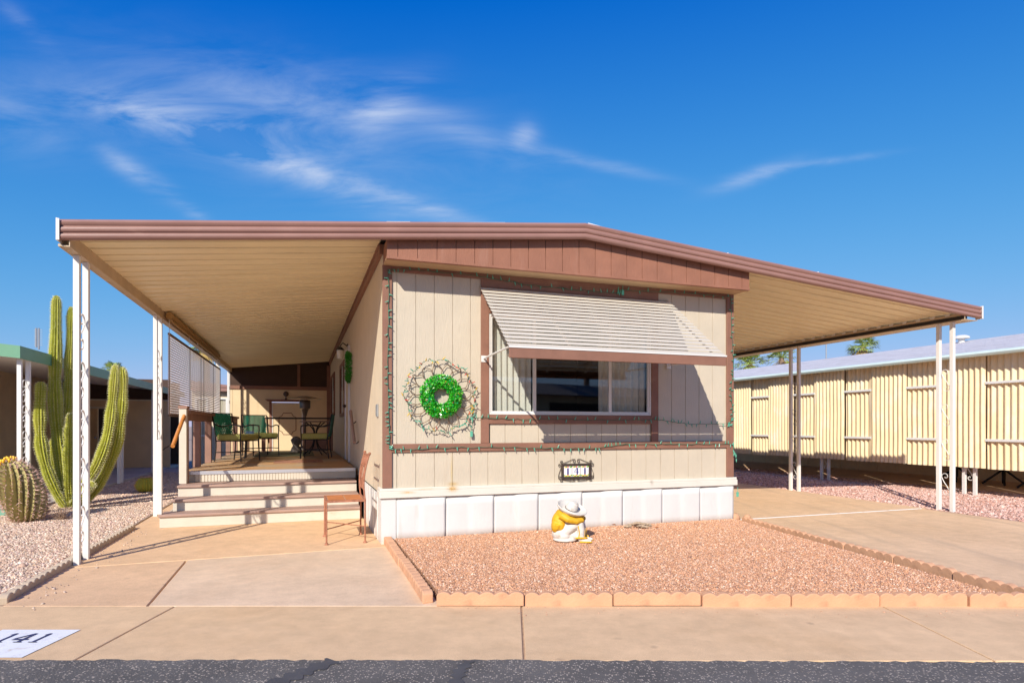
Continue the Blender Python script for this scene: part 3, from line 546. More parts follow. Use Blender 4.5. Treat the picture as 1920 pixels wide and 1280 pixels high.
# window
win=MB(); z0,z1=1.355,2.468; y0,y1=-.010,.05
def fr(mb,u0,u1,z0,z1,t,y0,y1): mb.box(u0,u1,y0,y1,z0,z0+t); mb.box(u0,u1,y0,y1,z1-t,z1); mb.box(u0,u0+t,y0,y1,z0+t,z1-t); mb.box(u1-t,u1,y0,y1,z0+t,z1-t)
fr(win,1.153,3.211,z0,z1,.022,y0,y1)
wf=house.part('window',win,'white_metal',label='wide three pane front window under the slatted awning',bevel=.002)
for u0,u1 in ((1.177,1.70),(1.70,2.66),(2.66,3.187)):
    m=MB(); fr(m,u0,u1,z0+.0225,z1-.0225,.018,.002,.03); house.part('sash',m,'white_metal',parent=wf)
    m=MB(); m.box(u0+.0185,u1-.0185,.014,.018,z0+.041,z1-.041); house.part('pane',m,'glass',parent=wf)
def curtain(u0,u1,zb,zz,y,fold,seed):
    m=MB(); rg=random.Random(seed); n_=int((u1-u0)/.008); k=12; vs=[]
    for r in range(k+1):
        for i in range(n_+1):
            u=u0+(u1-u0)*i/n_; amp=.012+.010*(1-r/k); vs.append((u,y+amp*math.sin(u*2*PI/fold+.6*math.sin(u*9+r*.05)+seed),zb+(zz-zb)*r/k))
    m.add(vs,[(r*(n_+1)+i,r*(n_+1)+i+1,(r+1)*(n_+1)+i+1,(r+1)*(n_+1)+i) for r in range(k) for i in range(n_)]); house.part('curtain',m,'curtain',smooth=60)
curtain(1.16,1.69,1.33,2.5,.12,.075,1); curtain(2.57,3.22,1.33,2.5,.13,.085,2)
# side door + windows
m=MB(); fr(m,0,0,0,0,0,0,0); m=MB()
def sbox(mb,v0,v1,z0,z1,o0,o1): mb.box(o0,o1,v0,v1,z0,z1)
m=MB(); sbox(m,4.62,5.42,.62,2.58,-.012,.004); dr=house.part('door',m,'door_cream')
m=MB(); sbox(m,4.56,4.62,.6,2.64,-.035,.0); sbox(m,5.42,5.48,.6,2.64,-.035,.0); sbox(m,4.62,5.42,2.58,2.64,-.035,.0); house.part('door_frame',m,'alu',parent=dr)
m=MB(); m.ell((-.045,5.32,1.6),(.03,.03,.03)); house.part('handle',m,'dark_metal',parent=dr)
for v0,v1,za,zb in ((5.75,7.25,1.42,2.52),(9.6,11.6,1.5,2.6)):
    m=MB(); sbox(m,v0,v1,za,za+.07,-.03,0); sbox(m,v0,v1,zb-.07,zb,-.03,0); sbox(m,v0,v0+.07,za+.07,zb-.07,-.03,0); sbox(m,v1-.07,v1,za+.07,zb-.07,-.03,0); wd_=house.part('window',m,'brown_trim',label='brown framed side window above the deck')
    m=MB(); fr2=MB(); sbox(m,v0+.07,v1-.07,za+.07,zb-.07,-.012,-.006); house.part('pane',m,'glass',parent=wd_)
    m=MB(); sbox(m,v0+.07,v1-.07,za+.07,zb-.07,-.004,-.001); house.part('blind',m,'curtain',parent=wd_)
    m=MB(); c_=(v0+v1)/2; sbox(m,c_-.015,c_+.015,za+.07,zb-.07,-.022,-.013); house.part('sash',m,'white_metal',parent=wd_)
# ================================================================ COVERS (porch left, carport right)
def cover(th,ua,ub,va,vb):
    m=MB(); P=.2245; t=.035; prof=[]; v=va+.05
    while v<vb: prof+=[(v,0),(v+.183,0),(v+.187,-.013),(v+.190,.045),(v+.2145,.045),(v+.217,-.003)]; v+=P
    prof=[p for p in prof if p[0]<=vb]; n_=len(prof)
    cuts=[ua+(ub-ua)*i/8 for i in range(9)]
    m.add([(u,p[0],zt(u)-.105+p[1]) for u in cuts for p in prof],[(i*n_+j,i*n_+j+1,(i+1)*n_+j+1,(i+1)*n_+j) for i in range(8) for j in range(n_-1)])
    if ub>5:
        m.mi=1; v=va+.05
        while v<vb-.3: m.prism([(ub-.235,v+.135,zt(ub-.235)-.1065),(ub-.235,v+.228,zt(ub-.235)-.1065),(ub-.235,v+.208,zt(ub-.235)-.145),(ub-.235,v+.155,zt(ub-.235)-.145)],(.006,0,-.0)); v+=P  # pale tabs painted in for sky light showing through the rib ends
    th.part('roof_panel',m,['soffit_metal','white_metal'] if ub>5 else 'soffit_metal')
def scrolls(mb,u,va,vb,z0,z1,n_,r=.005):
    g_=vb-va; c_=(va+vb)/2; hgt=(z1-z0)/n_
    for i in range(n_):
        zc=z0+hgt*(i+.5); A=g_*.42; H2=hgt*.36
        for s_ in (1,-1):
            cz=zc+s_*H2*.62; ey=Vector((0,0,s_)); ex=Vector((0,s_,0))
            sp_=spiral((u,c_+s_*g_*.02,cz),ex,ey,A*.98,A*.22,-.2,PI*1.75,18)
            mb.tube(sp_,r,6); 
        a=spiral((u,c_+g_*.02,zc+H2*.62),(0,1,0),(0,0,1),A*.98,A*.9,-.2,-.25,1)[0]; b=spiral((u,c_-g_*.02,zc-H2*.62),(0,-1,0),(0,0,-1),A*.98,A*.9,-.2,-.25,1)[0]
        mb.tube(catmull([a,(u,c_+g_*.12,zc+H2*.12),(u,c_-g_*.12,zc-H2*.12),b],5),r,6)
        mb.tube([(u,va,zc+H2*.62-A*.1),(u,c_-A*.9,zc+H2*.62-A*.1)],r,5)
def post(th,u,v,z0,z1,mat='white_metal',w_=.024,sc_=None):
    m=MB(); m.box(u-w_,u+w_,v-w_,v+w_,z0,z1); m.box(u-w_*1.5,u+w_*1.5,v-w_*1.5,v+w_*1.5,z0,z0+.006)
    for zz in (.04,): m.box(u-w_-.004,u-w_,v-.01,v+.01,z0+.02,z0+.05)
    return th.part('post',m,mat,bevel=.003)
porch=Thing('porch_cover','tan ribbed metal porch roof on white scrolled posts left of the house','porch cover',(-2.68,0,0))
cover(porch,UL+.06,-.04,VF+.02,VB)
m=MB(); m.box(-2.725,-2.655,VF+.01,VB,2.742,2.752); m.box(-2.725,-2.718,VF+.01,VB,2.7525,2.89); m.box(-2.662,-2.655,VF+.01,VB,2.7525,2.86); m.box(-2.74,-2.7255,VF+.01,VB,2.74,2.76); porch.part('beam',m,'beam_metal')
for k,(a,b) in enumerate([(-.08,.165),(3.0,3.3),(9.45,9.7),(11.75,11.95)]):
    pa=post(porch,-2.69,a,-.03,2.741); post(porch,-2.69,b,-.03,2.741)
    m=MB(); scrolls(m,-2.69,a+.024,b-.024,.08 if k else .12,2.3 if k<2 else 2.4,6 if k else 5,.007 if k==0 else .006); porch.part('scrollwork',m,'white_metal',parent=pa,smooth=60)
carport=Thing('carport_cover','tan ribbed metal carport roof on white scrolled posts right of the house','carport',(8.15,0,0))
cover(carport,4.45,UR-.08,VF+.02,VB)
m=MB(); m.box(8.10,8.17,VF+.01,VB,2.735,2.745); m.box(8.10,8.107,VF+.01,VB,2.7455,2.835); m.box(8.17,8.36,VF+.01,VB,2.735,2.741); carport.part('beam',m,'beam_metal'); 
m=MB(); m.box(8.0995,8.1065,VF+.02,VB,2.746,2.80); m.box(8.108,8.16,VF+.02,VB,2.7455,2.80)
carport.part('beam_inner',m,'dark_metal')
for a,b in ((-.17,.03),(2.73,2.93)):
    pa=post(carport,8.135,a,-.06,2.734,w_=.026); post(carport,8.135,b,-.06,2.734,w_=.026)
    m=MB(); scrolls(m,8.135,a+.03,b-.03,.12,2.15,4,.005); carport.part('scrollwork',m,'white_metal',parent=pa,smooth=60)
# end wall of the porch (shed)
shed=Thing('porch_shed','tan storage room with cream panel door closing the far end of the porch','shed',(-1.3,12.35,0))
m=MB(); siding(m,-2.72,-1.62,.0,2.27,12.35,ph=0,pitch=.22); siding(m,-.76,.04,.0,2.27,12.35,ph=0,pitch=.22); m.box(-1.62,-.76,12.358,12.40,1.92,2.27); shed.part('wall',m,'shed_wall')
m=MB(); m.prism([(-2.72,12.37,2.37),(.05,12.37,2.37),(.05,12.37,3.17),(-2.72,12.37,2.89)],(0,.05,0)); shed.part('gable_shade_sheet',m,'void_shade')  # dark sheet stands in for the shaded void above the wall
m=MB(); m.box(-2.72,-.002,12.32,12.36,2.27,2.37); m.box(-.92,-.84,12.32,12.36,2.371,3.0); m.box(-.10,-.002,12.31,12.349,0,3.0); shed.part('trim',m,'brown_trim')
dr=MB(); dr.box(-1.58,-.80,12.345,12.38,.0,1.86); d_=shed.part('door',dr,'door_cream')
m=MB(); 
oct_=[(-1.42,1.10),(-1.42,1.48),(-1.34,1.52),(-1.30,1.60),(-1.08,1.60),(-1.04,1.52),(-.96,1.48),(-.96,1.10),(-1.04,1.06),(-1.08,.98),(-1.30,.98),(-1.34,1.06)]
m.tube([(a,12.342,b) for a,b in oct_],.011,6,closed=True); shed.part('panel_moulding',m,'brown_trim',parent=d_)
m=MB(); m.box(-1.61,-1.58,12.33,12.36,0,1.90); m.box(-.80,-.77,12.33,12.36,0,1.90); m.box(-1.58,-.80,12.33,12.36,1.86,1.90); shed.part('door_frame',m,'white_metal')
m=MB(); m.box(-1.68,-1.611,12.32,12.35,0,1.93); m.box(-.769,-.70,12.32,12.35,0,1.93); m.prism([(-1.72,12.30,1.93),(-.66,12.30,1.93),(-.62,12.30,1.99),(-1.80,12.30,1.99)],(0,.05,0)); shed.part('door_trim',m,'brown_trim')
sl_=Thing('wall_lamp','round dark lamp on the shed wall above the cream door','wall lamp',(-1.23,12.3,2.12))
m=MB(); m.lathe([(.01,0),(.06,.005),(.075,.02),(.05,.05),(.01,.06)],(-1.23,12.34,2.15),16,mtx=Matrix.Rotation(PI/2,3,'X')); sl_.part('lamp_head',m,'bronze',smooth=50)
m=MB(); m.tube([(-1.23,12.30,2.13),(-1.23,12.30,2.0)],.012,8); m.lathe([(.02,0),(.035,.03),(.02,.06)],(-1.23,12.30,1.97),12); sl_.part('lamp_stem',m,'bronze')
# ================================================================ DECK
deck=Thing('porch_deck','raised wooden deck with three painted brown steps and brown railing','deck',(-1.2,2.9,0))
m=MB(); v=2.96
while v<9.9: m.box(-2.34,-.045,v,v+.134,.575,.603); v+=.14
deck.part('floor',m,'deck_wood',bevel=.002)
m=MB(); m.box(-2.34,-.04,2.93,2.955,.555,.604); deck.part('floor_edge',m,'alu',bevel=.002)
m=MB(); m.box(-2.20,-.045,2.95,2.97,.455,.5545)
u=-2.19
while u<-.06: m.box(u,u+.030,2.941,2.95,.455,.5545); u+=.04
deck.part('skirt',m,'riser_paint')
m=MB(); m.box(-2.3095,-2.201,2.975,2.99,.3,.574); m.box(-2.34,-2.31,2.97,9.9,0,.574); m.box(-2.34,-.05,9.87,9.9,0,.574); deck.part('side_skirt',m,'riser_paint')
for i,(vf,zt_,ul_) in enumerate([(1.86,.16,-2.42),(2.16,.305,-2.33),(2.50,.45,-2.33)]):
    vb={0:2.16,1:2.50,2:2.95}[i]
    m=MB(); m.box(ul_-.01,-.06,vf-.025,vb+.02 if i<2 else vb-.005,zt_-.032,zt_); deck.part('tread',m,'tread_paint',bevel=.006)
    m=MB(); m.box(ul_,-.06,vf,vf+.025,zt_-.15 if i else -.001,zt_-.0325); m.box(ul_,ul_+.02,vf+.0255,2.95,0,zt_-.0325); deck.part('riser',m,'riser_paint',bevel=.003)
# railing
m=MB(); m.box(-2.36,-2.27,2.74,2.83,.4505,1.455); deck.part('newel_post',m,'riser_paint',label='white front newel post with brown cap',bevel=.003)
m=MB(); m.box(-2.365,-2.265,2.831,2.90,.452,1.46); m.box(-2.37,-2.26,2.735,2.905,1.4605,1.50); deck.part('newel_post',m,'brown_wood',bevel=.003)
m=MB(); m.box(-2.37,-2.25,2.906,9.9,1.40,1.45); m.box(-2.33,-2.29,2.906,9.9,1.30,1.3995); deck.part('top_rail',m,'brown_wood',bevel=.003)
for v in (3.86,5.06,6.4,8.1,9.55):
    m=MB(); m.box(-2.358,-2.262,v-.02,v+.07,.6035,1.2995); deck.part('rail_post',m,'brown_wood',bevel=.003)
m=MB(); m.box(-1.72,-.05,9.86,9.90,1.40,1.44); deck.part('back_rail',m,'black'); 
m=MB(); m.box(-1.74,-1.65,9.82,9.90,.60,1.44); deck.part('rail_post',m,'brown_wood',bevel=.003)
m=MB(); m.box(-.12,-.04,9.82,9.90,.60,1.3995); m.box(-.75,-.2,9.83,9.86,.604,1.05); deck.part('rail_panel',m,'brown_wood',bevel=.003)
m=MB(); m.box(-2.455,-2.40,1.88,1.935,.1605,1.06); deck.part('newel_post',m,'white_paint',label='short white post at the foot of the steps',bevel=.003)
def handrail(name,a,b,br,label,mat='rail_orange'):
    t=Thing(name,label,'handrail',a); m=MB(); m.tube([a,b],.024,12); t.part('grip',m,mat,smooth=50)
    for p,q in br: m=MB(); m.tube(catmull([p,((p[0]+q[0])/2,(p[1]+q[1])/2,p[2]-.05),q],4),.007,6); t.part('bracket',m,'dark_metal')
handrail('handrail',(-2.30,1.98,.98),(-2.30,2.86,1.42),[((-2.30,2.08,1.02),(-2.42,1.91,.92)),((-2.30,2.72,1.34),(-2.32,2.76,1.28))],'orange varnished wooden handrail left of the steps')
handrail('handrail',(-.07,2.75,.98),(-.07,3.50,1.46),[((-.07,2.82,1.02),(-.004,2.82,1.0)),((-.07,3.3,1.32),(-.004,3.3,1.3))],'brown wooden handrail on the house wall right of the steps','tread_paint')
handrail('handrail',(-1.62,10.0,1.45),(-1.62,10.7,.8),[((-1.62,10.1,1.35),(-1.68,9.9,1.3))],'short orange handrail at the far end of the deck near the cream door')
# rug + mat
m=MB(); m.box(-1.75,-.55,6.9,9.3,.6035,.610); one('deck_rug',m,'rug_green','olive green rug on the deck before the cream door','rug',(-1.2,7.5,.6))
m=MB(); m.box(-1.25,-.45,4.5,5.35,.6035,.609); one('door_mat',m,'mat_brick','flat brick patterned mat on the deck beside the house door','mat',(-.85,4.9,.6))
# ================================================================ SCREEN + ROLLED BLIND
scr=Thing('lattice_screen','pale lattice shade screen hanging between the left porch posts','screen',(-2.62,6,1.4))
m=MB(); u=-2.60; va,vb,za,zb=3.38,9.2,1.40,2.52
v=va
z=za
while z<zb:
    m.box(u-.0035,u+.0035,va,vb,z,z+.017); z+=.036
scr.part('slats',m,'lattice_plastic')
m=MB(); v=va
while v<vb:
    m.box(u-.0085,u-.0036,v,v+.010,za,zb); v+=.085
scr.part('slats',m,'lattice_plastic')
m=MB()
for v in (va,va+1.7,va+2.9,va+3.25,va+4.6,vb-.03): m.box(u+.004,u+.012,v,v+.03,za-.01,zb+.01)
m.box(u-.012,u+.013,va,vb,zb+.0105,zb+.04); m.box(u-.012,u+.013,va,vb,za-.035,za-.0105)
scr.part('screen_frame',m,'string_dark')
m=MB()
for v in (va+.05,va+1.7,va+3.1,va+4.6,vb-.1): m.tube([(u,v,zb+.03),(u,v,2.75)],.004,5)
scr.part('hanger',m,'white_metal')
rb=Thing('rolled_blind','rolled tan bamboo blind tied under the left porch beam','blind',(-2.55,3.4,2.7))
for v0,v1 in ((3.36,5.85),(5.93,8.7)):
    m=MB(); m.tube([(-2.585,v0,2.80),(-2.585,v1,2.80)],.05,12); m.tube([(-2.56,v0,2.725),(-2.56,v1,2.725)],.018,8); rb.part('roll',m,'blind_roll',smooth=40)
    m=MB(); m.tube([(-2.585,v1+.03,2.88),(-2.585,v1+.03,2.7)],.012,6); rb.part('bracket',m,'white_metal')
# ================================================================ WINDOW AWNING
aw=Thing('window_awning','cream slatted metal awning with brown valance over the front window','awning',(2.25,0,2.7))
ns=18
for i in range(ns):
    f=i/(ns-1); v=-1.05+1.035*f; z=1.985+.785*f
    u0=1.035+.01*f; u1=3.475-.02*f
    m=MB(); m.prism([(u0,v,z),(u0,v+.074,z+.034),(u0,v+.074,z+.030),(u0,v+.004,z-.004),(u0,v-.001,z-.006)],(u1-u0,0,0)); aw.part('slat',m,'awning_slat')
m=MB(); m.box(1.035,3.475,-1.062,-1.042,1.868,1.968); m.box(1.035,3.475,-1.0415,-1.005,1.885,1.897); aw.part('valance',m,'brown_trim',bevel=.003)
m=MB(); m.box(1.03,3.48,-1.068,-1.0625,1.964,1.98); aw.part('valance_edge',m,'white_metal')
for u in (1.10,1.72,2.28,2.84,3.40):
    m=MB(); m.bar((u,-1.02,1.945),(u,-.02,2.70),.025,.012); aw.part('rib',m,'white_metal')
for u in (1.06,3.42):
    m=MB(); m.tube([(u,-1.03,1.982),(u+.03,-.02,1.97)],.011,8); m.box(u+.0,u+.06,-.03,-.022,1.93,2.0); aw.part('arm',m,'white_metal')
# ================================================================ WALL DECOR
index_children()
def bulb_mesh(mat):
    m=MB(); m.lathe([(.004,0),(.0062,.004),(.0062,.018),(.0045,.022),(.0042,.036),(.001,.044)],(0,0,0),7)
    me=bpy.data.meshes.new('bulb'); me.from_pydata(m.v,[],m.f); me.materials.append(MATS[mat]); return me
BM=[bulb_mesh('bulb_green'),bulb_mesh('bulb_yellow'),bulb_mesh('bulb_red')]
def lights(path,label,n,mode,seed,wav=.006,ym=False,org=None):
    rg=random.Random(seed); P=catmull(path,10); org=org or path[0]
    t=Thing('string_lights',label,'string lights',tuple(org),group='green string lights on the front wall')
    P=[Vector((p.x+rg.uniform(-wav,wav),p.y-rg.uniform(0,.004),p.z+rg.uniform(-wav,wav))) for p in P]
    m=MB(); m.tube(P,.0026,5); P2=[p+Vector((rg.uniform(-.004,.004),-.003,rg.uniform(-.004,.004))) for p in P]; m.tube(P2,.0020,4); t.part('wire',m,'wire_green')
    for i in range(n):
        f=(i+.5+rg.uniform(-.25,.25))/n*(len(P)-1); k=int(f); p=P[k].lerp(P[min(k+1,len(P)-1)],f-k)
        o=bpy.data.objects.new('bulb',BM[0 if not ym or rg.random()<.6 else rg.choice((1,2))]); COL.objects.link(o); o.parent=t.e
        o.location=Vector(p)-Vector(org)
        s_=rg.choice((-1,1)); d=Vector((s_,-.25,rg.uniform(-.5,.4))) if mode=='v' else Vector((rg.uniform(-.5,.5),-.25,s_))
        if mode=='r': d=Vector((rg.uniform(-1,1),-.4,rg.uniform(-1,1)))
        o.rotation_euler=d.normalized().to_track_quat('Z','Y').to_euler()
    return t
yb=-.032
lights([(.05,yb,2.86),(.055,yb,2.4),(.045,yb,1.9),(.05,yb,1.5),(.062,yb,1.2),(.065,yb,.99)],'green string lights running down the left brown corner trim',30,'v',1)
lights([(.065,yb,.99),(.35,yb,.985),(.9,yb,.995),(1.6,yb,.985),(2.1,yb,.97),(2.5,yb,.972),(2.8,yb,1.01),(3.4,yb,1.01),(4.0,yb,1.0),(4.36,yb,.995),(4.40,yb,.9),(4.425,yb-.02,.8)],'green string lights along the lower brown band of the front wall',58,'h',2)
lights([(.05,yb,2.86),(.4,yb,2.875),(1.1,yb,2.86),(1.6,yb,2.815),(2.3,yb,2.80),(2.75,yb,2.80),(2.8,yb,2.84),(3.6,yb,2.865),(4.36,yb,2.87)],'green string lights under the gable along the top brown band',46,'h',3)
lights([(4.36,yb,2.87),(4.37,yb,2.4),(4.40,yb,2.0),(4.36,yb,1.7),(4.385,yb,1.4),(4.34,yb,1.26),(4.34,yb,1.24)],'green string lights running down the right brown corner trim',34,'v',4)
lights([(.93,yb,1.325),(1.06,yb,1.32),(1.6,yb,1.305),(2.2,yb,1.30),(2.9,yb,1.30),(3.31,yb,1.30),(3.6,yb,1.262),(3.9,yb,1.255),(4.34,yb,1.26)],'green string lights along the brown sill board under the window',44,'h',5)
# tinsel wreath
wc=(.606,-.06,1.545)
wr=Thing('tinsel_wreath','shiny green tinsel wreath with coloured bulbs in the centre of the wire sunburst','wreath',wc)
rg=np.random.default_rng(4); n_=5200; a=rg.uniform(0,2*PI,n_); b=rg.uniform(0,2*PI,n_); rr_=.070*rg.uniform(.55,1.12,n_); R_=.160
cen=np.stack([(R_+rr_*np.cos(b))*np.cos(a),-rr_*np.sin(b)*.62-.004,(R_+rr_*np.cos(b))*np.sin(a)],1)
cen[:,1]=np.minimum(cen[:,1],.035); d1=rg.normal(0,1,(n_,3)); d1/=np.linalg.norm(d1,axis=1)[:,None]; d2=np.cross(d1,rg.normal(0,1,(n_,3))); d2/=np.linalg.norm(d2,axis=1)[:,None]
s1=rg.uniform(.008,.017,(n_,1)); s2=rg.uniform(.0025,.006,(n_,1)); V=np.stack([cen-d1*s1-d2*s2,cen+d1*s1-d2*s2,cen+d1*s1+d2*s2,cen-d1*s1+d2*s2],1).reshape(-1,3)
me=bpy.data.meshes.new('garland'); me.from_pydata(V.tolist(),[],[(4*i,4*i+1,4*i+2,4*i+3) for i in range(n_)])
cc=np.array([(.02,.50,.02),(.03,.36,.015),(.10,.62,.03),(.01,.42,.16),(.35,.70,.15),(.75,.85,.7)])[rg.choice(6,n_,p=[.36,.24,.2,.08,.08,.04])]
at=me.color_attributes.new('Col','FLOAT_COLOR','POINT'); at.data.foreach_set('color',np.repeat(np.c_[cc,np.ones(n_)],4,0).ravel()); me.materials.append(MATS['tinsel'])
o=bpy.data.objects.new('garland',me); COL.objects.link(o); o.parent=wr.e
m=MB(); m.tube([(wc[0]+.16*math.cos(t),-.045,wc[2]+.16*math.sin(t)) for t in [2*PI*i/32 for i in range(32)]],.045,8,closed=True); wr.part('wreath_core',m,'leaf_wreath',smooth=60)
for i in range(46):
    a_=random.uniform(0,2*PI); r_=random.uniform(.10,.215); 
    m=MB(); m.ell((wc[0]+r_*math.cos(a_),-.105+abs(r_-.158)*.5,wc[2]+r_*math.sin(a_)),(.0065,.0065,.0065),6); wr.part('bauble',m,random.choice(['bulb_red','bulb_yellow','bulb_yellow','tile_white']))
# wire sunburst
sb=Thing('wire_sunburst','brown wire sunburst of curved flames around the green wreath','wall ornament',wc)
m=MB(); nr_=16; c0=Vector((wc[0],-.028,wc[2]))
def pol(r,a,y=0): return c0+Vector((r*math.cos(a),y,r*math.sin(a)))
for k in range(nr_):
    a_=2*PI*k/nr_+.08; w2=2*PI/nr_*.5; tip=.375 if k%2==0 else .35; sw_=.16
    tp=pol(tip,a_+sw_*.5,-.015)
    m.tube(catmull([pol(.20,a_-w2),pol(.25,a_-w2*.9+.05),pol(.30,a_-w2*.1-.1),pol(.34,a_+.02),tp],6),.0038,6)
    m.tube(catmull([pol(.20,a_+w2),pol(.25,a_+w2*1.1+.06),pol(.30,a_+w2*.9+.03),pol(.34,a_+w2*.55+.02),tp],6),.0038,6)
for r_ in (.12,.20): m.tube([pol(r_,2*PI*i/40) for i in range(40)],.005,6,closed=True)
sb.part('flame_wires',m,'wire_tan',smooth=60)
lp=[]
for i in range(34):
    a_=-1.0+2*PI*i/30; r_=.375+.02*math.sin(i*2.3)+(.02 if 12<i<20 else 0); lp.append((wc[0]+r_*math.cos(a_),-.05,wc[2]+r_*math.sin(a_)))
lp+=[(.95,-.04,1.45),(.955,-.04,1.3),(.945,-.04,1.18)]
lights(lp,'green string lights with yellow and red bulbs wound around the wire sunburst',72,'r',9,wav=.012,ym=True,org=wc)
for q_,lab,p_ in (('plug','green plug end of the string lights dangling below the sunburst',(.945,-.04,1.14)),('plug','green plug on the top string lights under the gable',(2.80,-.045,2.81)),('plug','green plug of the string lights hanging by the right skirting corner',(4.44,-.06,.36))):
    m=MB(); m.box(p_[0]-.014,p_[0]+.014,p_[1]-.01,p_[1]+.01,p_[2]-.03,p_[2]+.03); m.tube([(p_[0],p_[1],p_[2]+.03),(p_[0]+.005,p_[1],p_[2]+.09)],.004,5); o=one('light_plug',m,'bulb_green',lab,'plug',p_,group='light string plugs',bevel=.004)
# address plaque
pl=Thing('address_plaque','bronze scroll framed plaque with three tiles reading 1 4 1','house number',(2.21,-.02,.705))
cu,cz=2.21,.705; hw,hh=.187,.088
m=MB(); fr(m,cu-hw,cu+hw,cz-hh,cz+hh,.024,-.03,-.002); m.box(cu-hw+.02,cu+hw-.02,-.008,-.002,cz-hh+.02,cz+hh-.02); pl.part('frame',m,'bronze',bevel=.003)
for i,d in enumerate('141'):
    tc_=cu+(i-1)*.108; m=MB(); m.box(tc_-.051,tc_+.051,-.018,-.0085,cz-.062,cz+.062); tl=pl.part('tile',m,'tile_white',bevel=.002)
    m=MB(); y=-.0195
    if d=='1': m.box(tc_-.009,tc_+.009,y-.001,y+.001,cz-.038,cz+.036)
    else:
        m.box(tc_+.002,tc_+.018,y-.001,y+.001,cz-.038,cz+.040); m.bar((tc_-.028,y,cz-.008),(tc_+.003,y,cz+.038),.002,.004,up=(0,1,0)); m.bar((tc_-.028,y,cz-.008),(tc_+.030,y,cz-.008),.002,.0045,up=(0,1,0))
    pl.part('digit',m,'tile_navy',parent=tl)
    for mat_,ps in (('tile_yellow',[(-.035,.048),(.0,-.050),(.03,-.052),(-.03,-.052)]),('tile_orange',[(.0,.050),(.0,-.046)]),('tile_green',[(-.02,.05),(.03,.047),(.042,.052),(-.042,-.047),(.044,-.045),(-.016,-.055),(.016,-.055)])):
        m=MB()
        for du,dz in ps: m.ell((tc_+du,-.0185,cz+dz),(.011,.0022,.008),8)
        pl.part('painted_flower',m,mat_,parent=tl)
m=MB(); y=-.014
def S3(a,b): return (cu+a,y,cz+b)
for s_ in (1,-1):
    m.tube([S3(s_*hw,hh)]+[Vector(S3(s_*.12,hh+.022)),Vector(S3(s_*.045,hh+.052))]+spiral(S3(s_*.03,hh+.03),(s_,0,0),(0,0,1),.024,.006,1.2,1.2+PI*2.3,16),.0032,6)
    m.tube([S3(s_*hw,-hh)]+[Vector(S3(s_*.12,-hh-.018)),Vector(S3(s_*.045,-hh-.03))]+spiral(S3(s_*.03,-hh-.018),(s_,0,0),(0,0,-1),.016,.005,1.2,1.2+PI*2.2,14),.0032,6)
    for t_ in (1,-1):
        m.tube([S3(s_*hw,t_*hh*.9)]+spiral(S3(s_*(hw+.022),t_*(hh*.85)),(-s_,0,0),(0,0,-t_),.022,.006,0,PI*2.4,16),.0032,6)
        m.tube([S3(s_*hw*.96,t_*hh)]+spiral(S3(s_*(hw-.004),t_*(hh+.022)),(0,0,-t_),(s_,0,0),.020,.006,0,PI*2.4,16),.0032,6)
    m.tube([S3(s_*(hw+.004),hh*.5),S3(s_*(hw+.034),-hh*.35),S3(s_*(hw+.038),-hh*.7),S3(s_*(hw+.02),-hh*1.05)],.0032,6)
pl.part('scrollwork',m,'bronze',smooth=60)
# side wall fixtures
ub=MB(); ub.box(-.018,-.001,.38,.50,1.33,1.47); ub.box(-.022,-.0185,.40,.48,1.35,1.45); one('outlet_cover',ub,'gray_metal','small grey weatherproof outlet cover on the side wall near the corner','outlet',(0,.43,1.4),bevel=.003)
wl=Thing('porch_lamp','black lantern wall lamp on the side wall above the porch door','wall lamp',(-.02,4.9,2.5))
m=MB(); m.box(-.03,-.012,4.86,4.94,2.52,2.70); m.tube([(-.02,4.9,2.66),(-.10,4.9,2.72),(-.15,4.9,2.66)],.01,6); m.lathe([(.02,.05),(.075,.0),(.075,-.012)],(-.15,4.9,2.60),8); wl.part('bracket',m,'black')
m=MB(); m.lathe([(.045,-.15),(.06,0)],(-.15,4.9,2.585),8); wl.part('lamp_shade',m,'lamp_glass')
gw=MB(); rg=random.Random(8)
for i in range(1400):
    a_=rg.uniform(0,2*PI); rr2=.045*rg.uniform(.4,1.2); b_=rg.uniform(0,2*PI); c=Vector((-.06-rr2*math.cos(b_)*.9,4.15+(.22+rr2*math.sin(b_))*math.cos(a_),2.22+(.22+rr2*math.sin(b_))*math.sin(a_)))
    d=Vector((rg.gauss(0,1),rg.gauss(0,1),rg.gauss(0,1))).normalized(); e=d.orthogonal().normalized(); gw.add([c-d*.02,c+e*.007,c+d*.02,c-e*.007],[(0,1,2,3)])
one('leafy_wreath',gw,'leaf_wreath','bright green leafy wreath hanging on the side wall by the porch door','wreath',(-.05,4.15,2.22))
# ================================================================ RUSTY TILE CHAIR
rc=Thing('tile_chair','rust coloured iron chair with terracotta tile seat standing on the patio','chair',(-.36,.40,0))
ua,ub_,va,vb=-.56,-.17,.13,.64
zs=.445
for (u,v) in ((ua,va),(ua,vb),(ub_,va),(ub_,vb)):
    m=MB(); m.tube([(u,v,0.006),(u,v,zs)],.009,8); m.lathe([(.022,0),(.018,.012),(.011,.02)],(u,v,.0),10); rc.part('leg',m,'rust',smooth=50)
m=MB()
for a,b in (((ua,va),(ub_,va)),((ua,vb),(ub_,vb)),((ua,va),(ua,vb)),((ub_,va),(ub_,vb))): m.bar((*a,zs),(*b,zs),.02,.022)
rc.part('seat_frame',m,'rust')
m=MB(); m.box(ua+.011,ub_-.011,va+.011,vb-.011,zs-.008,zs+.004); rc.part('seat',m,'grout')
m=MB()
for i in range(2):
    for j in range(3):
        du=(ub_-ua-.03)/2; dv=(vb-va-.03)/3; m.box(ua+.015+du*i+.004,ua+.015+du*(i+1)-.004,va+.015+dv*j+.004,va+.015+dv*(j+1)-.004,zs+.0045,zs+.010)
rc.part('seat_tile',m,'terracotta',bevel=.002)
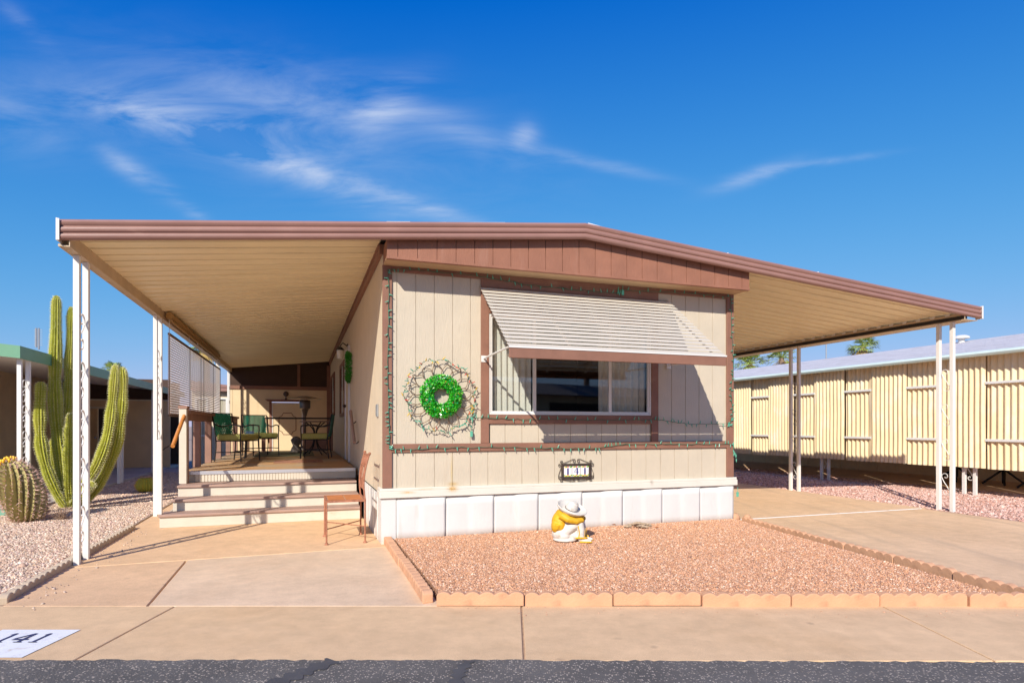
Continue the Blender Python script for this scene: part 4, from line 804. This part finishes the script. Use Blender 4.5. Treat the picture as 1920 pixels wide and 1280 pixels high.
m=MB(); m.tube([(ua,va,.16),(ub_,vb,.16)],.006,6); m.tube([(ua,vb,.163),(ub_,va,.172)],.006,6); rc.part('stretcher',m,'rust')
def bk(v,z): f=(z-zs)/(.93-zs); return (ub_+.02*math.sin(PI*f)*-1+.045*f*f,v,z)
m=MB()
for v in (va,vb): m.tube([bk(v,zs+(.93-zs)*i/8) for i in range(9)],.009,8); m.ell(bk(v,.935),(.017,.017,.017),8)
for z in (.92,.80,.56): m.tube([bk(va+(vb-va)*i/6,z) for i in range(7)],.010 if z>.6 else .008,8)
nb=3
for i in range(1,nb+1):
    v=va+(vb-va)*i/(nb+1); m.tube([bk(v+.018*math.sin(PI*2*j/8)*(1 if i%2 else -1),.56+.24*j/8) for j in range(9)],.0055,6)
for i in range(1,4):
    v=va+(vb-va)*i/4; m.tube([bk(v+.028*math.cos(2*PI*j/10),.86+.05*math.sin(2*PI*j/10)) for j in range(10)],.006,6,closed=True)
rc.part('backrest',m,'rust',smooth=50)
# ================================================================ PATIO CHAIRS (local: facing +x)
def patio_chair(org,rz,label,backmat,strap=True):
    t=Thing('patio_chair',label,'chair',org,'H',group='dark metal patio chairs on the deck'); t.e.rotation_euler=(0,0,TH+rz); t.org=(0,0,0)
    w2=.27
    for s_ in (1,-1):
        m=MB(); m.tube(catmull([(.27,s_*w2,0),(.255,s_*w2,.35),(.26,s_*w2,.60),(.20,s_*(w2+.01),.635)],5),.011,8); t.part('leg',m,'dark_metal',smooth=50)
        m=MB(); m.tube(catmull([(-.25,s_*w2,0),(-.22,s_*w2,.36),(-.30,s_*w2,.85)],5),.011,8); t.part('leg',m,'dark_metal',smooth=50)
        m=MB(); m.tube(catmull([(.265,s_*w2,.62),(.1,s_*(w2+.02),.645),(-.1,s_*(w2+.01),.61),(-.25,s_*w2,.66)],5),.012,8); t.part('armrest',m,'dark_metal',smooth=50)
    m=MB()
    for a,b in (((.25,-w2,.36),(.25,w2,.36)),((-.22,-w2,.36),(-.22,w2,.36)),((-.22,-w2,.36),(.25,-w2,.36)),((-.22,w2,.36),(.25,w2,.36))): m.tube([a,b],.009,6)
    t.part('seat_frame',m,'dark_metal')
    m=MB()
    for a,b in (((-.24,-w2,.16),(.25,-w2,.16)),((-.24,w2,.16),(.25,w2,.16)),((0,-w2,.16),(0,w2,.16))): m.tube([a,b],.009,6)
    t.part('stretcher',m,'dark_metal')
    m=MB(); m.tube([(-.30,-w2,.85),(-.30,w2,.85)],.009,6); t.part('back_frame',m,'dark_metal')
    m=MB(); m.box(-.22,.27,-.26,.26,.372,.478); c=t.part('cushion',m,'cushion'); bv=c.modifiers.new('bevel','BEVEL'); bv.width=.028; bv.segments=4; c.data.polygons.foreach_set('use_smooth',[True]*6)
    m=MB()
    def B(s,h): return Vector((-.222-.078*(h-.36)/.49-.012*math.sin(PI*(h-.36)/.49),s,h))
    if strap:
        for dr_ in (1,-1):
            for i in range(-9,14):
                s0=-.26+i*.052; pts=[]
                for k in range(9):
                    f=k/8; s=s0+dr_*(f-.5)*.36+ (0 if dr_>0 else 0); h=.44+f*.40
                    if -.262<=s<=.262: pts.append((B(s,h)+Vector((.003*(1 if (k+i)%2 else -1)*dr_,0,0))))
                for p,q in zip(pts[:-1],pts[1:]): m.bar(p,q,.024,.003,up=(1,0,.15))
    else:
        r_=[(B(-.25+.5*i/6,.42+.42*j/6)) for j in range(7) for i in range(7)]; m.add(r_,[(j*7+i,j*7+i+1,(j+1)*7+i+1,(j+1)*7+i) for j in range(6) for i in range(6)])
    b_=t.part('backrest',m,backmat)
    if not strap: sd=b_.modifiers.new('t','SOLIDIFY'); sd.thickness=.012
    return t
patio_chair((-1.90,5.5,.604),rad(-30),'patio chair with green strap back and lime cushion, nearest the railing','green_strap')
patio_chair((-1.62,7.35,.604),rad(-62),'patio chair with green strap back facing the steps, behind the nearer green chair','green_strap')
patio_chair((-.52,6.05,.604),rad(172),'patio chair with plain teal sling back beside the house wall','teal_sling',False)
st=Thing('side_table','small low dark metal table between the two green chairs','side table',(-1.75,6.45,.604)); 
m=MB(); m.lathe([(.19,0),(.2,.008),(.2,.02),(.19,.024)],(-1.75,6.45,1.0),20); st.part('table_top',m,'dark_metal')
for k in range(3): m=MB(); a_=k*2*PI/3; m.tube([(-1.75+.14*math.cos(a_),6.45+.14*math.sin(a_),1.0),(-1.75+.17*math.cos(a_),6.45+.17*math.sin(a_),.604)],.012,6); st.part('leg',m,'dark_metal')
m=MB(); m.box(-1.83,-1.68,6.38,6.50,1.025,1.13); one('tissue_box',m,'blue_box','blue patterned box on the small table between the green chairs','box',(-1.75,6.45,1.03),bevel=.006)
bt=Thing('bistro_table','round table with dark curved metal legs behind the teal chair','table',(-.52,7.5,.604))
m=MB(); m.lathe([(.30,0),(.33,.006),(.33,.022),(.31,.028)],(-.52,7.5,1.31),28); bt.part('table_top',m,'tread_paint')
for k in range(4):
    a_=k*PI/2+.5; c,s=math.cos(a_),math.sin(a_); m=MB(); m.tube(catmull([(-.52+.22*c,7.5+.22*s,1.305),(-.52+.05*c,7.5+.05*s,1.15),(-.52+.035*c,7.5+.035*s,.95),(-.52+.09*c,7.5+.09*s,.78),(-.52+.28*c,7.5+.28*s,.606)],6),.013,8); bt.part('leg',m,'dark_metal',smooth=50)
# patio heater
ht=Thing('patio_heater','tall mushroom patio heater with bronze head behind the deck','patio heater',(-.72,10.9,0)); c=(-.72,10.9)
m=MB(); m.lathe([(.23,0),(.23,.02),(.20,.05),(.19,.6),(.17,.66),(.05,.7)],(*c,0),20); ht.part('base',m,'heater_steel',smooth=40)
m=MB(); m.tube([(*c,.7),(*c,1.55)],.035,12); ht.part('pole',m,'heater_steel',smooth=40)
m=MB(); m.lathe([(.05,0),(.07,.10),(.10,.18),(.14,.20),(.145,.40),(.13,.42)],(*c,1.50),20); ht.part('burner',m,'heater_steel',smooth=40)
m=MB(); m.lathe([(.44,0),(.30,.035),(.10,.075),(.01,.085)],(*c,1.95),28); ht.part('reflector',m,'reflector',smooth=40)
gp=MB(); gp.lathe([(.10,0),(.13,.03),(.10,.12),(.07,.17),(.10,.24),(.12,.30),(.07,.36),(.02,.38)],(-.92,8.3,.61),12); one('garden_figure',gp,'stone_grey','small grey stone garden figure on the deck beside the bistro table','ornament',(-.92,8.3,.61),smooth=60)
# ================================================================ SLEEPING FIGURE STATUE
def baked(name,mb,mat,parent,vox=.006,it=4):
    me=bpy.data.meshes.new(name); me.from_pydata(mb.v,[],mb.f); me.materials.append(MATS[mat]); o=bpy.data.objects.new(name,me); COL.objects.link(o)
    r=o.modifiers.new('r','REMESH'); r.mode='VOXEL'; r.voxel_size=vox; s=o.modifiers.new('s','SMOOTH'); s.iterations=it; s.factor=.6
    dg=bpy.context.evaluated_depsgraph_get(); dg.update(); n=bpy.data.meshes.new_from_object(o.evaluated_get(dg)); n.name=name; bpy.data.objects.remove(o)
    if not n.materials: n.materials.append(MATS[mat])
    n.polygons.foreach_set('use_smooth',[True]*len(n.polygons))
    o=bpy.data.objects.new(name,n); COL.objects.link(o); o.parent=parent; return o
sf=Thing('statue','white and yellow painted statue of a seated sleeper bent under a wide hat','statue',(.60,6.27,.05),'W'); sf.e.rotation_euler=(0,0,rad(-14)); sf.e.scale=(1.08,1.05,.93)
RY=lambda a: Matrix.Rotation(rad(a),3,'Y')
m=MB(); m.ell((-.075,0,.085),(.105,.125,.095),16); m.ell((-.07,0,.17),(.085,.11,.11),16)
for s_ in (1,-1):
    m.tube([(-.05,s_*.06,.10),(.02,s_*.065,.17),(.09,s_*.055,.215)],[.062,.052,.042],12); m.tube([(.09,s_*.055,.215),(.108,s_*.052,.12),(.105,s_*.05,.03)],[.042,.036,.034],12)
    m.tube([(.09,s_*.05,.022),(.15,s_*.052,.024),(.205,s_*.055,.016)],[.026,.026,.014],10)
m.ell((-.05,0,.02),(.12,.13,.035),16); m.ell((.02,0,.06),(.085,.085,.06),14); m.ell((.06,0,.11),(.05,.06,.07),12); m.ell((-.06,-.07,.07),(.07,.06,.07),12)
baked('body',m,'plaster_white',sf.e)
m=MB(); m.ell((-.105,0,.235),(.072,.118,.105),16,RY(18)); m.ell((-.06,0,.29),(.085,.12,.06),16,RY(20)); m.ell((-.13,-.02,.17),(.05,.12,.09),14); m.ell((-.085,-.075,.19),(.055,.055,.08),12)
for s_ in (1,-1):
    m.tube([(-.07,s_*.115,.30),(0,s_*.125,.255),(.07,s_*.10,.235),(.12,s_*.05,.245)],[.042,.040,.036,.030],12)
m.tube([(-.10,-.12,.20),(-.115,-.115,.14)],[.03,.02],8)
baked('serape',m,'plaster_yellow',sf.e)
m=MB()
for s_ in (1,-1):
    m.tube([(.125,s_*.052,.20),(.142,s_*.05,.12),(.138,s_*.048,.05)],.007,6); m.tube([(.085,s_*.095,.19),(.098,s_*.088,.11),(.09,s_*.086,.05)],.006,6)
    m.tube([(.06,s_*.085,.05),(.11,s_*.092,.055),(.155,s_*.07,.052),(.165,s_*.045,.05)],.010,8); m.tube([(.10,s_*.085,.010),(.17,s_*.085,.010),(.21,s_*.055,.008)],.010,8)
    m.tube([(.085,s_*.02,.05),(.125,s_*.02,.06),(.15,s_*.03,.05)],.009,8)
baked('painted_stripes',m,'plaster_yellow',sf.e,.004,2)
m=MB(); R=Matrix.Rotation(rad(24),3,'Y')@Matrix.Rotation(rad(14),3,'X')
m.lathe([(.02,-.035),(.085,-.030),(.125,-.012),(.148,.016),(.155,.034),(.145,.036),(.12,.012),(.085,-.004),(.06,.004),(.056,.05),(.048,.085),(.03,.10),(.005,.102)],(.005,0,.345),28,mtx=R)
baked('hat',m,'plaster_white',sf.e,.005,3)
m=MB(); m.tube([Vector((.005,0,.345))+R@Vector((.060*math.cos(t),.060*math.sin(t),.012)) for t in [2*PI*i/24 for i in range(24)]],.006,6,closed=True); o=mesh('hat_band',m,'stone_grey',sf.e,(0,0,0))
# cholla driftwood
rg=random.Random(2); m=MB()
for i in range(26):
    a_=rg.uniform(-.5,.5); x=rg.uniform(-.14,.14); y=rg.uniform(-.06,.06); l=rg.uniform(.05,.13); z=rg.uniform(.0,.045)*(1-abs(x)/.2)
    m.tube([(x-l*math.cos(a_)/2,y-l*math.sin(a_)/2,z+.006),(x,y+rg.uniform(-.01,.01),z+.012),(x+l*math.cos(a_)/2,y+l*math.sin(a_)/2,z+.006+rg.uniform(-.005,.01))],[.006,.011,.006],6)
one('driftwood',m,'chollawood','flat weathered lump of cholla wood on the pink gravel','driftwood',(0,0,0),'W',smooth=50).location=(1.46,7.08,.055)
for i,(x,y,lab) in enumerate([(1.20,7.22,'rust red leaf by the skirting left of the cholla wood'),(1.66,7.0,'dry leaf at the right of the cholla wood')]):
    m=MB(); m.add([(-.03,0,0),(0,-.018,.012),(.03,0,.004),(0,.018,.016)],[(0,1,2,3)]); o=one('dry_leaf',m,'leaf_dry',lab,'leaf',(0,0,0),'W',group='dry leaves'); o.location=(x,y,.062)
# ================================================================ CACTI
def ribbed(mb,path,rad_,ribs,depth=.18,spm=None,dens=.03,sl=.018,rgs=1,cap=True,twist=0,nsp=4):
    rg=random.Random(rgs); P=[Vector(p) for p in path]; k=len(P); n=ribs*4; prev=None; rings=[]
    for i in range(k):
        d=(P[min(i+1,k-1)]-P[max(i-1,0)]).normalized()
        x=d.orthogonal().normalized() if prev is None else (prev-d*prev.dot(d)).normalized(); prev=x; y=d.cross(x); ring=[]
        for j in range(n):
            a=2*PI*j/n+twist*i; f=(j%4)/4; rr=rad_[i]*(1-depth*(.5-.5*math.cos(2*PI*f))); ring.append(P[i]+(x*math.cos(a)+y*math.sin(a))*rr)
        rings.append((ring,d))
    o=[v for r,_ in rings for v in r]
    mb.add(o,[(i*n+j,i*n+(j+1)%n,(i+1)*n+(j+1)%n,(i+1)*n+j) for i in range(k-1) for j in range(n)]); mb.add(rings[-1][0],[tuple(range(n))])
    if spm is not None:
        for i in range(k-1):
            seg=(P[i+1]-P[i]).length; c=max(1,int(seg/dens))
            for q in range(c):
                t=(q+.5)/c
                for j in range(0,n,4):
                    p=rings[i][0][j].lerp(rings[i+1][0][j],t); cc=P[i].lerp(P[i+1],t); nn=(p-cc).normalized()
                    for s in range(nsp):
                        dd=(nn+Vector((rg.uniform(-.8,.8),rg.uniform(-.8,.8),rg.uniform(-.7,.7)))).normalized(); e=dd.orthogonal().normalized()*sl*.08; L_=sl*rg.uniform(.6,1.3)
                        spm.add([p-e,p+e,p+dd*L_],[(0,1,2)])
def cpath(pts,n=10): return catmull(pts,n)
def rads(n,r0,r1,r2,seed,tip=True):
    rg=random.Random(seed); out=[]; ph=rg.uniform(0,6)
    for i in range(n):
        f=i/(n-1); r=(r0+(r1-r0)*min(1,f*2)) if f<.5 else r1+(r2-r1)*(f-.5)*2
        r*=1+.11*math.sin(f*27+ph+.8*math.sin(f*9))*min(1,f*3)+.02*math.sin(f*55+ph)
        if tip and f>.90: r*=math.sqrt(max(.03,1-((f-.90)/.10)**2))**.8
        out.append(r)
    return out
def pxw(x,y,Y): return Vector(((x-960)*Y/1144.4, Y, 1.23-(y-798)*Y/1144.4))
cac=Thing('columnar_cactus','tall many armed columnar cactus standing in the tan gravel','cactus',(-6.85,9.4,0),'W')
arms=[  # arm centre lines at the plant's own distance
 ([(126,950,9.40),(119,905,9.42),(113,850,9.45),(106,790,9.45),(103,720,9.45),(105,640,9.45),(106,554,9.45)],.065,.092,.072),
 ([(128,950,9.48),(125,880,9.60),(124,800,9.62),(128,720,9.62),(132,640,9.60),(134,575,9.60)],.055,.070,.052),
 ([(124,950,9.35),(106,922,9.28),(88,880,9.22),(77,830,9.20),(75,770,9.2),(77,715,9.2)],.06,.078,.072),
 ([(132,948,9.25),(130,900,9.18),(130,850,9.16),(131,800,9.16),(134,774,9.16)],.06,.078,.042),
 ([(150,948,9.42),(176,922,9.45),(201,880,9.45),(219,828,9.45),(227,770,9.44),(230,720,9.44),(228,688,9.44)],.05,.080,.062),
 ([(136,940,9.30),(160,906,9.26),(184,868,9.24),(201,820,9.28),(209,768,9.34),(214,715,9.36),(217,684,9.38)],.055,.075,.05),
 ([(124,948,9.5),(118,900,9.62),(116,850,9.66),(117,790,9.68),(118,730,9.68)],.05,.06,.045),
 ([(120,946,9.45),(108,900,9.5),(102,860,9.52),(102,820,9.52)],.05,.062,.05),
 ([(136,945,9.2),(160,922,9.14),(174,905,9.1)],.045,.06,.055)]
for k,(pp,a,b,c) in enumerate(arms):
    P=cpath([pxw(*q) for q in pp],12); m=MB(); s=MB(); ribbed(m,P,rads(len(P),a,b,c,k),13,.36,s,.022,.026,k,nsp=6)
    ar=cac.part('arm',MB().add([(v[0],v[1],v[2]) for v in m.v],m.f),'cactus',smooth=35); cac.part('spines',s,'spine',parent=ar)
# leaning barrel cactus
bc=Thing('barrel_cactus','stout leaning barrel cactus with reddish spines and yellow fruit crown','cactus',(-6.35,8.05,0),'W')
P=cpath([pxw(58,976,8.05),pxw(48,940,8.02),pxw(30,900,7.98),pxw(8,862,7.94)],7); m=MB(); s=MB(); n_=len(P); ra=[.14,.165,.185,.2,.215,.225,.232,.238,.242,.245,.245,.245,.24,.235,.225,.215,.2,.18,.155,.12,.08,.03]; ra=[ra[int(i*(len(ra)-1)/(n_-1))] for i in range(n_)]
ribbed(m,P,ra,18,.30,s,.032,.055,3,twist=.07,nsp=6); b_=bc.part('stem',m,'cactus_dark',smooth=30); bc.part('spines',s,'spine_red',parent=b_)
fm=MB(); rg=random.Random(1); tip=P[-1]; ax=(P[-1]-P[-4]).normalized(); e1=ax.orthogonal().normalized(); e2=ax.cross(e1)
for i in range(26):
    a_=i*2.4; r_=.035+.10*math.sqrt(i/26); c=tip-ax*(.0+.9*r_*r_*6*.6)+(e1*math.cos(a_)+e2*math.sin(a_))*r_; fm.ell(c+ax*.015+Vector((rg.uniform(-.01,.01),rg.uniform(-.01,.01),0)),(.015,.015,.028),8)
bc.part('fruit',fm,'fruit',smooth=60)
# golden barrel
gb=Thing('golden_barrel_cactus','small round golden barrel cactus near the patio posts','cactus',(-6.9,11.5,0),'W')
P=[Vector((-6.9,11.5,.0+.27*i/10)) for i in range(11)]; ra=[.10,.135,.155,.165,.168,.165,.158,.145,.125,.10,.05]; m=MB(); s=MB(); ribbed(m,P,ra,18,.2,s,.025,.035,5,nsp=5); b_=gb.part('stem',m,'cactus',smooth=30); gb.part('spines',s,'bulb_yellow',parent=b_)
m=MB(); m.lathe([(.10,0),(.09,.03),(.02,.04)],(-6.9,11.5,.255),14); gb.part('crown',m,'twig')
# dead shrub
rg=random.Random(4); m=MB()
for i in range(60):
    a_=rg.uniform(0,2*PI); e=rg.uniform(.2,1.2); l=rg.uniform(.06,.16); p=Vector((rg.uniform(-.04,.04),rg.uniform(-.04,.04),0)); q=p+Vector((math.cos(a_)*math.cos(e),math.sin(a_)*math.cos(e),math.sin(e)))*l; r_=q+Vector((rg.uniform(-.04,.04),rg.uniform(-.04,.04),.03)); m.tube([p,q,r_],[.003,.0025,.0015],4)
one('dead_shrub',m,'twig','small dry brown shrub right of the leaning barrel cactus','shrub',(0,0,0),'W').location=(-6.02,8.15,-.01)
# ================================================================ LEFT NEIGHBOUR
ln=Thing('neighbour_home_left','tan mobile home with green edged porch roof beyond the cacti','house',(-6,9,0))
ue=-4.45
m=MB(); m.prism([(ue,3.6,2.29),(ue,16,2.29),(ue-5,16,2.75),(ue-5,3.6,2.75)],(0,0,-.05)); ln.part('roof',m,'neigh_soffit')
m=MB(); m.box(ue-.001,ue+.02,3.6,16,2.15,2.32); ln.part('fascia',m,'mint')
m=MB(); m.prism([(ue+.02,3.58,2.15),(ue-5,3.58,2.60),(ue-5,3.58,2.80),(ue+.02,3.58,2.32)],(0,.02,0)); ln.part('fascia',m,'mint')
m=MB(); siding(m,4.6,15,.0,2.62,-7.6,axis='v',pitch=.3); m.box(-12,-7.6,4.6,4.64,0,2.8); ln.part('side_wall',m,'neigh_tan')
m=MB(); m.box(-5.95,-4.50,14.0,14.05,.0,1.98); m.box(-7.6,-6.78,14.0,14.05,0,1.98); m.box(-6.78,-5.95,14.0,14.05,1.72,1.98); ln.part('end_wall',m,'neigh_tan')
m=MB(); m.box(-7.6,-4.5,14.02,14.05,1.9801,2.6); m.box(-7.6,-4.5,15.5,15.55,0,2.6); ln.part('gable_shade_sheet',m,'void_shade')  # dark sheets stand in for shade in the gable gap and behind the doorway
m=MB(); m.box(-7.6,-4.5,13.98,14.0,1.96,2.0); m.box(-6.84,-6.78,13.97,14.0,0,1.78); m.box(-5.95,-5.89,13.97,14.0,0,1.78); m.box(-6.78,-5.95,13.97,14.0,1.72,1.78); ln.part('door_frame',m,'cream_cap')
m=MB(); m.prism([(-6.74,14.0,.02),(-6.24,13.6,.02),(-6.24,13.6,1.72),(-6.74,14.0,1.72)],(.02,.03,0)); d_=ln.part('door',m,'neigh_tan',label='tan door standing half open')
m=MB(); m.ell((-6.30,13.62,.9),(.035,.035,.035),8); ln.part('handle',m,'alu',parent=d_)
for k,(a,b) in enumerate([(3.72,4.0),(8.55,8.8),(6.1,6.35),(11.7,11.95)]):
    m=MB(); m.box(ue-.06,ue-.01,a-.025,a+.025,.0,2.15); pa=ln.part('post',m,'white_metal'); m=MB(); m.box(ue-.06,ue-.01,b-.025,b+.025,0,2.15); ln.part('post',m,'white_metal')
    m=MB(); scrolls(m,ue-.035,a+.025,b-.025,.1,1.9,5,.006); ln.part('scrollwork',m,'white_metal',parent=pa)
# bench-ish things under the porch
nb_=Thing('garden_bench','dark slatted bench in the shade of the left neighbouring porch','bench',(-6.9,7.2,0))
for z in (.28,.42,.56): m=MB(); m.box(-6.6,-6.4,6.2,7.9,z,z+.03); nb_.part('slat',m,'gray_metal')
for v in (6.3,7.8): m=MB(); m.box(-6.75,-6.4,v,v+.05,.01,.6); nb_.part('frame',m,'dark_metal')
# antenna, left
an=Thing('roof_antenna','tall television antenna mast above the green edged roof','antenna',(-7.6,11,2.6)); A=pxw(73,655,14); A2=pxw(73,615,14)
m=MB(); m.tube([A,A2],.02,6); an.e.location=(0,0,0); an.e.rotation_euler=(0,0,0); an.org=(0,0,0); an.part('mast',m,'gray_metal')
m=MB()
for k in range(8): 
    z=A.z+.1+.05*k; m.tube([(A.x-.11,14,z),(A.x+.08,14,z)],.006,4)
m.tube([(A.x-.06,14,A.z+.05),(A.x-.06,14,A2.z)],.022,6); an.part('element',m,'gray_metal')
an2=MB(); p=pxw(1549,672,22); an2.tube([p-Vector((0,0,1)),p+Vector((0,0,.95))],.02,6); an2.ell(p+Vector((0,0,.9)),(.05,.05,.08),8); one('roof_mast',an2,'gray_metal','thin dark mast rising behind the silver roof','mast',(0,0,0),'W')
# rear building behind the porch (white window)
rh=Thing('rear_house','cream house with white windows and brown roof edge seen behind the lattice screen','house',(-4,14,0))
m=MB(); m.box(-4.0,-2.86,14.5,14.6,0,2.3); rh.part('wall',m,'siding_side'); m=MB(); m.box(-4.0,-2.74,14.3,14.6,2.3,2.42); m.prism([(-4.0,14.28,2.42),(-2.74,14.28,2.42),(-2.74,14.28,2.47),(-4.0,14.28,2.6)],(0,3,0)); rh.part('roof',m,'fascia_metal')
m=MB(); m.box(-2.93,-2.86,14.40,14.499,0,2.3); rh.part('post',m,'brown_wood')
for a in (-3.35,-3.9):
    m=MB(); fr(m,a,a+.36,.9,2.1,.05,14.45,14.499); m.box(a+.05,a+.31,14.46,14.499,1.48,1.53); w_=rh.part('window',m,'white_metal'); m=MB(); m.box(a+.05,a+.31,14.485,14.495,.95,2.05); rh.part('pane',m,'glass',parent=w_)
# ================================================================ RIGHT NEIGHBOUR
rn=Thing('neighbour_porch_right','long neighbouring porch with cream corrugated screens and silver roof','house',(10.2,3,0))
m=MB(); m.prism([(10.36,-2.5,2.53),(12.8,-2.5,3.07),(16,-2.5,2.9),(16,-2.5,2.84),(12.8,-2.5,3.01),(10.36,-2.5,2.48)],(0,17,0)); rn.part('roof',m,'silver_roof')
m=MB(); m.prism([(10.38,-2.5,2.535),(10.31,-2.5,2.52),(10.29,-2.5,2.48),(10.31,-2.5,2.445),(10.36,-2.5,2.435),(10.39,-2.5,2.445)],(0,17,0)); rn.part('gutter',m,'mint_pale')
bd=[14,13.2,12.5,11.75,11.05,10.3,9.6,8.9,8.25,7.577,6.833,6.148,5.343,4.675,3.878,3.199,2.41,1.698,.936,.25,-.5,-1.2]
for i,(b,a) in enumerate(zip(bd[:-1],bd[1:])):
    typ='A' if i%2==1 else 'B'
    u=10.50 if typ=='A' else 10.55; zb_=.485 if typ=='A' else .475; m=MB(); per=.098 if typ=='A' else .108; vs=[]; n_=int((b-a)/per*8); ze=2.46
    a_,b_=(a-.01,b+.01) if typ=='A' else (a+.012,b-.012)
    rows=[zb_,1.0,1.5,2.0,ze]; 
    for z in rows:
        for j in range(n_+1): v=a_+(b_-a_)*j/n_; vs.append((u+.019*math.cos(2*PI*(v-a)/per)+(.004*math.sin(z*5+i)),v,z))
    m.add(vs,[(r*(n_+1)+j,r*(n_+1)+j+1,(r+1)*(n_+1)+j+1,(r+1)*(n_+1)+j) for r in range(len(rows)-1) for j in range(n_)]); rn.part('corrugated_panel',m,'corrugated',smooth=60)
    if typ=='B':
        for z in (1.955,.955): m=MB(); m.box(10.50,10.528,a-.0,b,z,z+.045); rn.part('rail',m,'white_metal',bevel=.004)
for a,b in ((4.40,4.60),(1.18,1.37),(7.7,7.9),(-2,-1.8)):
    m=MB(); m.box(10.60,10.65,a-.025,a+.025,-.02,2.4); pa=rn.part('post',m,'white_metal'); m=MB(); m.box(10.60,10.65,b-.025,b+.025,-.02,2.4); rn.part('post',m,'white_metal'); m=MB(); scrolls(m,10.625,a+.025,b-.025,.15,2.2,4,.007); rn.part('scrollwork',m,'white_metal',parent=pa)
m=MB(); v=-2.5
while v<14: m.box(13.9,13.94,v+.004,v+.596,.0,.9); v+=.6
m.box(13.92,13.96,-2.5,14,0,2.9); rn.part('rear_wall',m,'block_wall',bevel=.004)
vt=MB(); p=(12.55,2.75); vt.lathe([(.06,0),(.06,.12),(.15,.125),(.15,.16),(.10,.19),(.02,.2)],(*p,2.97),16); one('roof_vent',vt,'white_metal','white mushroom vent on the silver roof','vent',(*p,2.9),smooth=40)
for i,(u,v,lab) in enumerate([(12.9,3.1,'black table pedestal left of the right carport post'),(12.7,1.35,'black table pedestal right of the carport posts'),(13.0,2.2,'black table pedestal mostly hidden behind the carport post'),(12.7,.55,'black table pedestal at the right edge of the photo')]):
    t=Thing('table_pedestal',lab,'table base',(u,v,0),group='black pedestals in the shaded neighbouring porch'); 
    m=MB(); m.tube([(u,v,.10),(u,v,.7)],.035,8); t.part('column',m,'black')
    for k in range(4): a_=k*PI/2+.6; m=MB(); m.tube(catmull([(u,v,.34),(u+.15*math.cos(a_),v+.15*math.sin(a_),.2),(u+.36*math.cos(a_),v+.36*math.sin(a_),.02)],4),.022,6); t.part('leg',m,'black')
    m=MB(); m.lathe([(.45,0),(.46,.02),(.45,.04)],(u,v,.7),20); t.part('table_top',m,'black')
# ================================================================ PALMS
def fan_palm(loc,hgt,crown,label,seed):
    rg=random.Random(seed); t=Thing('palm_tree',label,'palm tree',tuple(loc),'W',group='fan palms in the distance'); t.org=(0,0,0)
    m=MB(); m.tube([(0,0,0),(.05,0,hgt*.5),(0,0,hgt)],[.32,.24,.22],10); t.part('trunk',m,'palm_trunk',smooth=50)
    gm=MB(); dm=MB()
    for i in range(44):
        a=rg.uniform(0,2*PI); e=rg.uniform(-.9,1.35) ; mb=dm if e<-.45 else gm
        d=Vector((math.cos(a)*math.cos(e),math.sin(a)*math.cos(e),math.sin(e))); pl_=crown*.5*rg.uniform(.8,1.1); base=Vector((0,0,hgt)); c=base+d*pl_+Vector((0,0,-.12*pl_)); mb.tube([base,c],.025,4)
        sd=d.cross(Vector((0,0,1))).normalized(); upv=sd.cross(d)
        for k in range(13):
            f=(k/12-.5)*2.5; dd=(d*math.cos(f)+sd*math.sin(f)+upv*rg.uniform(-.1,.15)).normalized(); L_=crown*.55*(1-.25*abs(f)/1.25)*rg.uniform(.85,1.1); wv=(dd.cross(upv)).normalized()*.026*crown
            p1=c+dd*L_*.6; p2=c+dd*L_+Vector((0,0,-.30*L_*rg.uniform(.6,1.3))); mb.add([c,p1-wv,p2,p1+wv],[(0,1,2,3)])
    cr=t.part('crown',gm,'palm_leaf'); t.part('dead_fronds',dm,'palm_dead',parent=cr)
fan_palm((23.4,60,0),7.3,1.9,'fan palm behind the silver roof nearest the house wall',1)
fan_palm((26.5,60,0),7.9,1.7,'fan palm with yellowing fronds behind the middle carport posts',2)
fan_palm((34.5,60,0),9.0,1.7,'fan palm standing tallest behind the silver roof at the centre right',3)
fan_palm((-32.7,50,0),5.7,1.1,'tiny distant fan palm above the green edged roof',4)
fan_palm((-26.0,52,0),8.0,1.8,'fan palm glimpsed above the lattice screen',5)
# across the street (seen only in the window glass)
ah=Thing('opposite_home','long mobile home across the street reflected in the front window','house',(20,-11,0),'W')
m=MB(); m.box(4,40,-13,-12.8,0,2.9); ah.part('wall',m,'neigh_tan'); m=MB(); m.prism([(3,-12,2.9),(3,-17,2.9),(3,-14.5,3.7)],(38,0,0)); ah.part('roof',m,'stone_grey'); m=MB(); m.box(18,26,-12.79,-12.7,0,2.5); ah.part('carport_shade_sheet',m,'void_shade')  # dark sheet on the wall stands in for the shade inside the carport
for x in (9,13,30,34): m=MB(); m.box(x,x+1.6,-12.79,-12.74,1,2.1); ah.part('window',m,'void_shade')
fan_palm((30,-22,0),8.5,2.2,'tall fan palm across the street to the right, reflected in the glass',7)
fan_palm((19,-21,0),9,2.4,'fan palm across the street reflected in the front window',6)
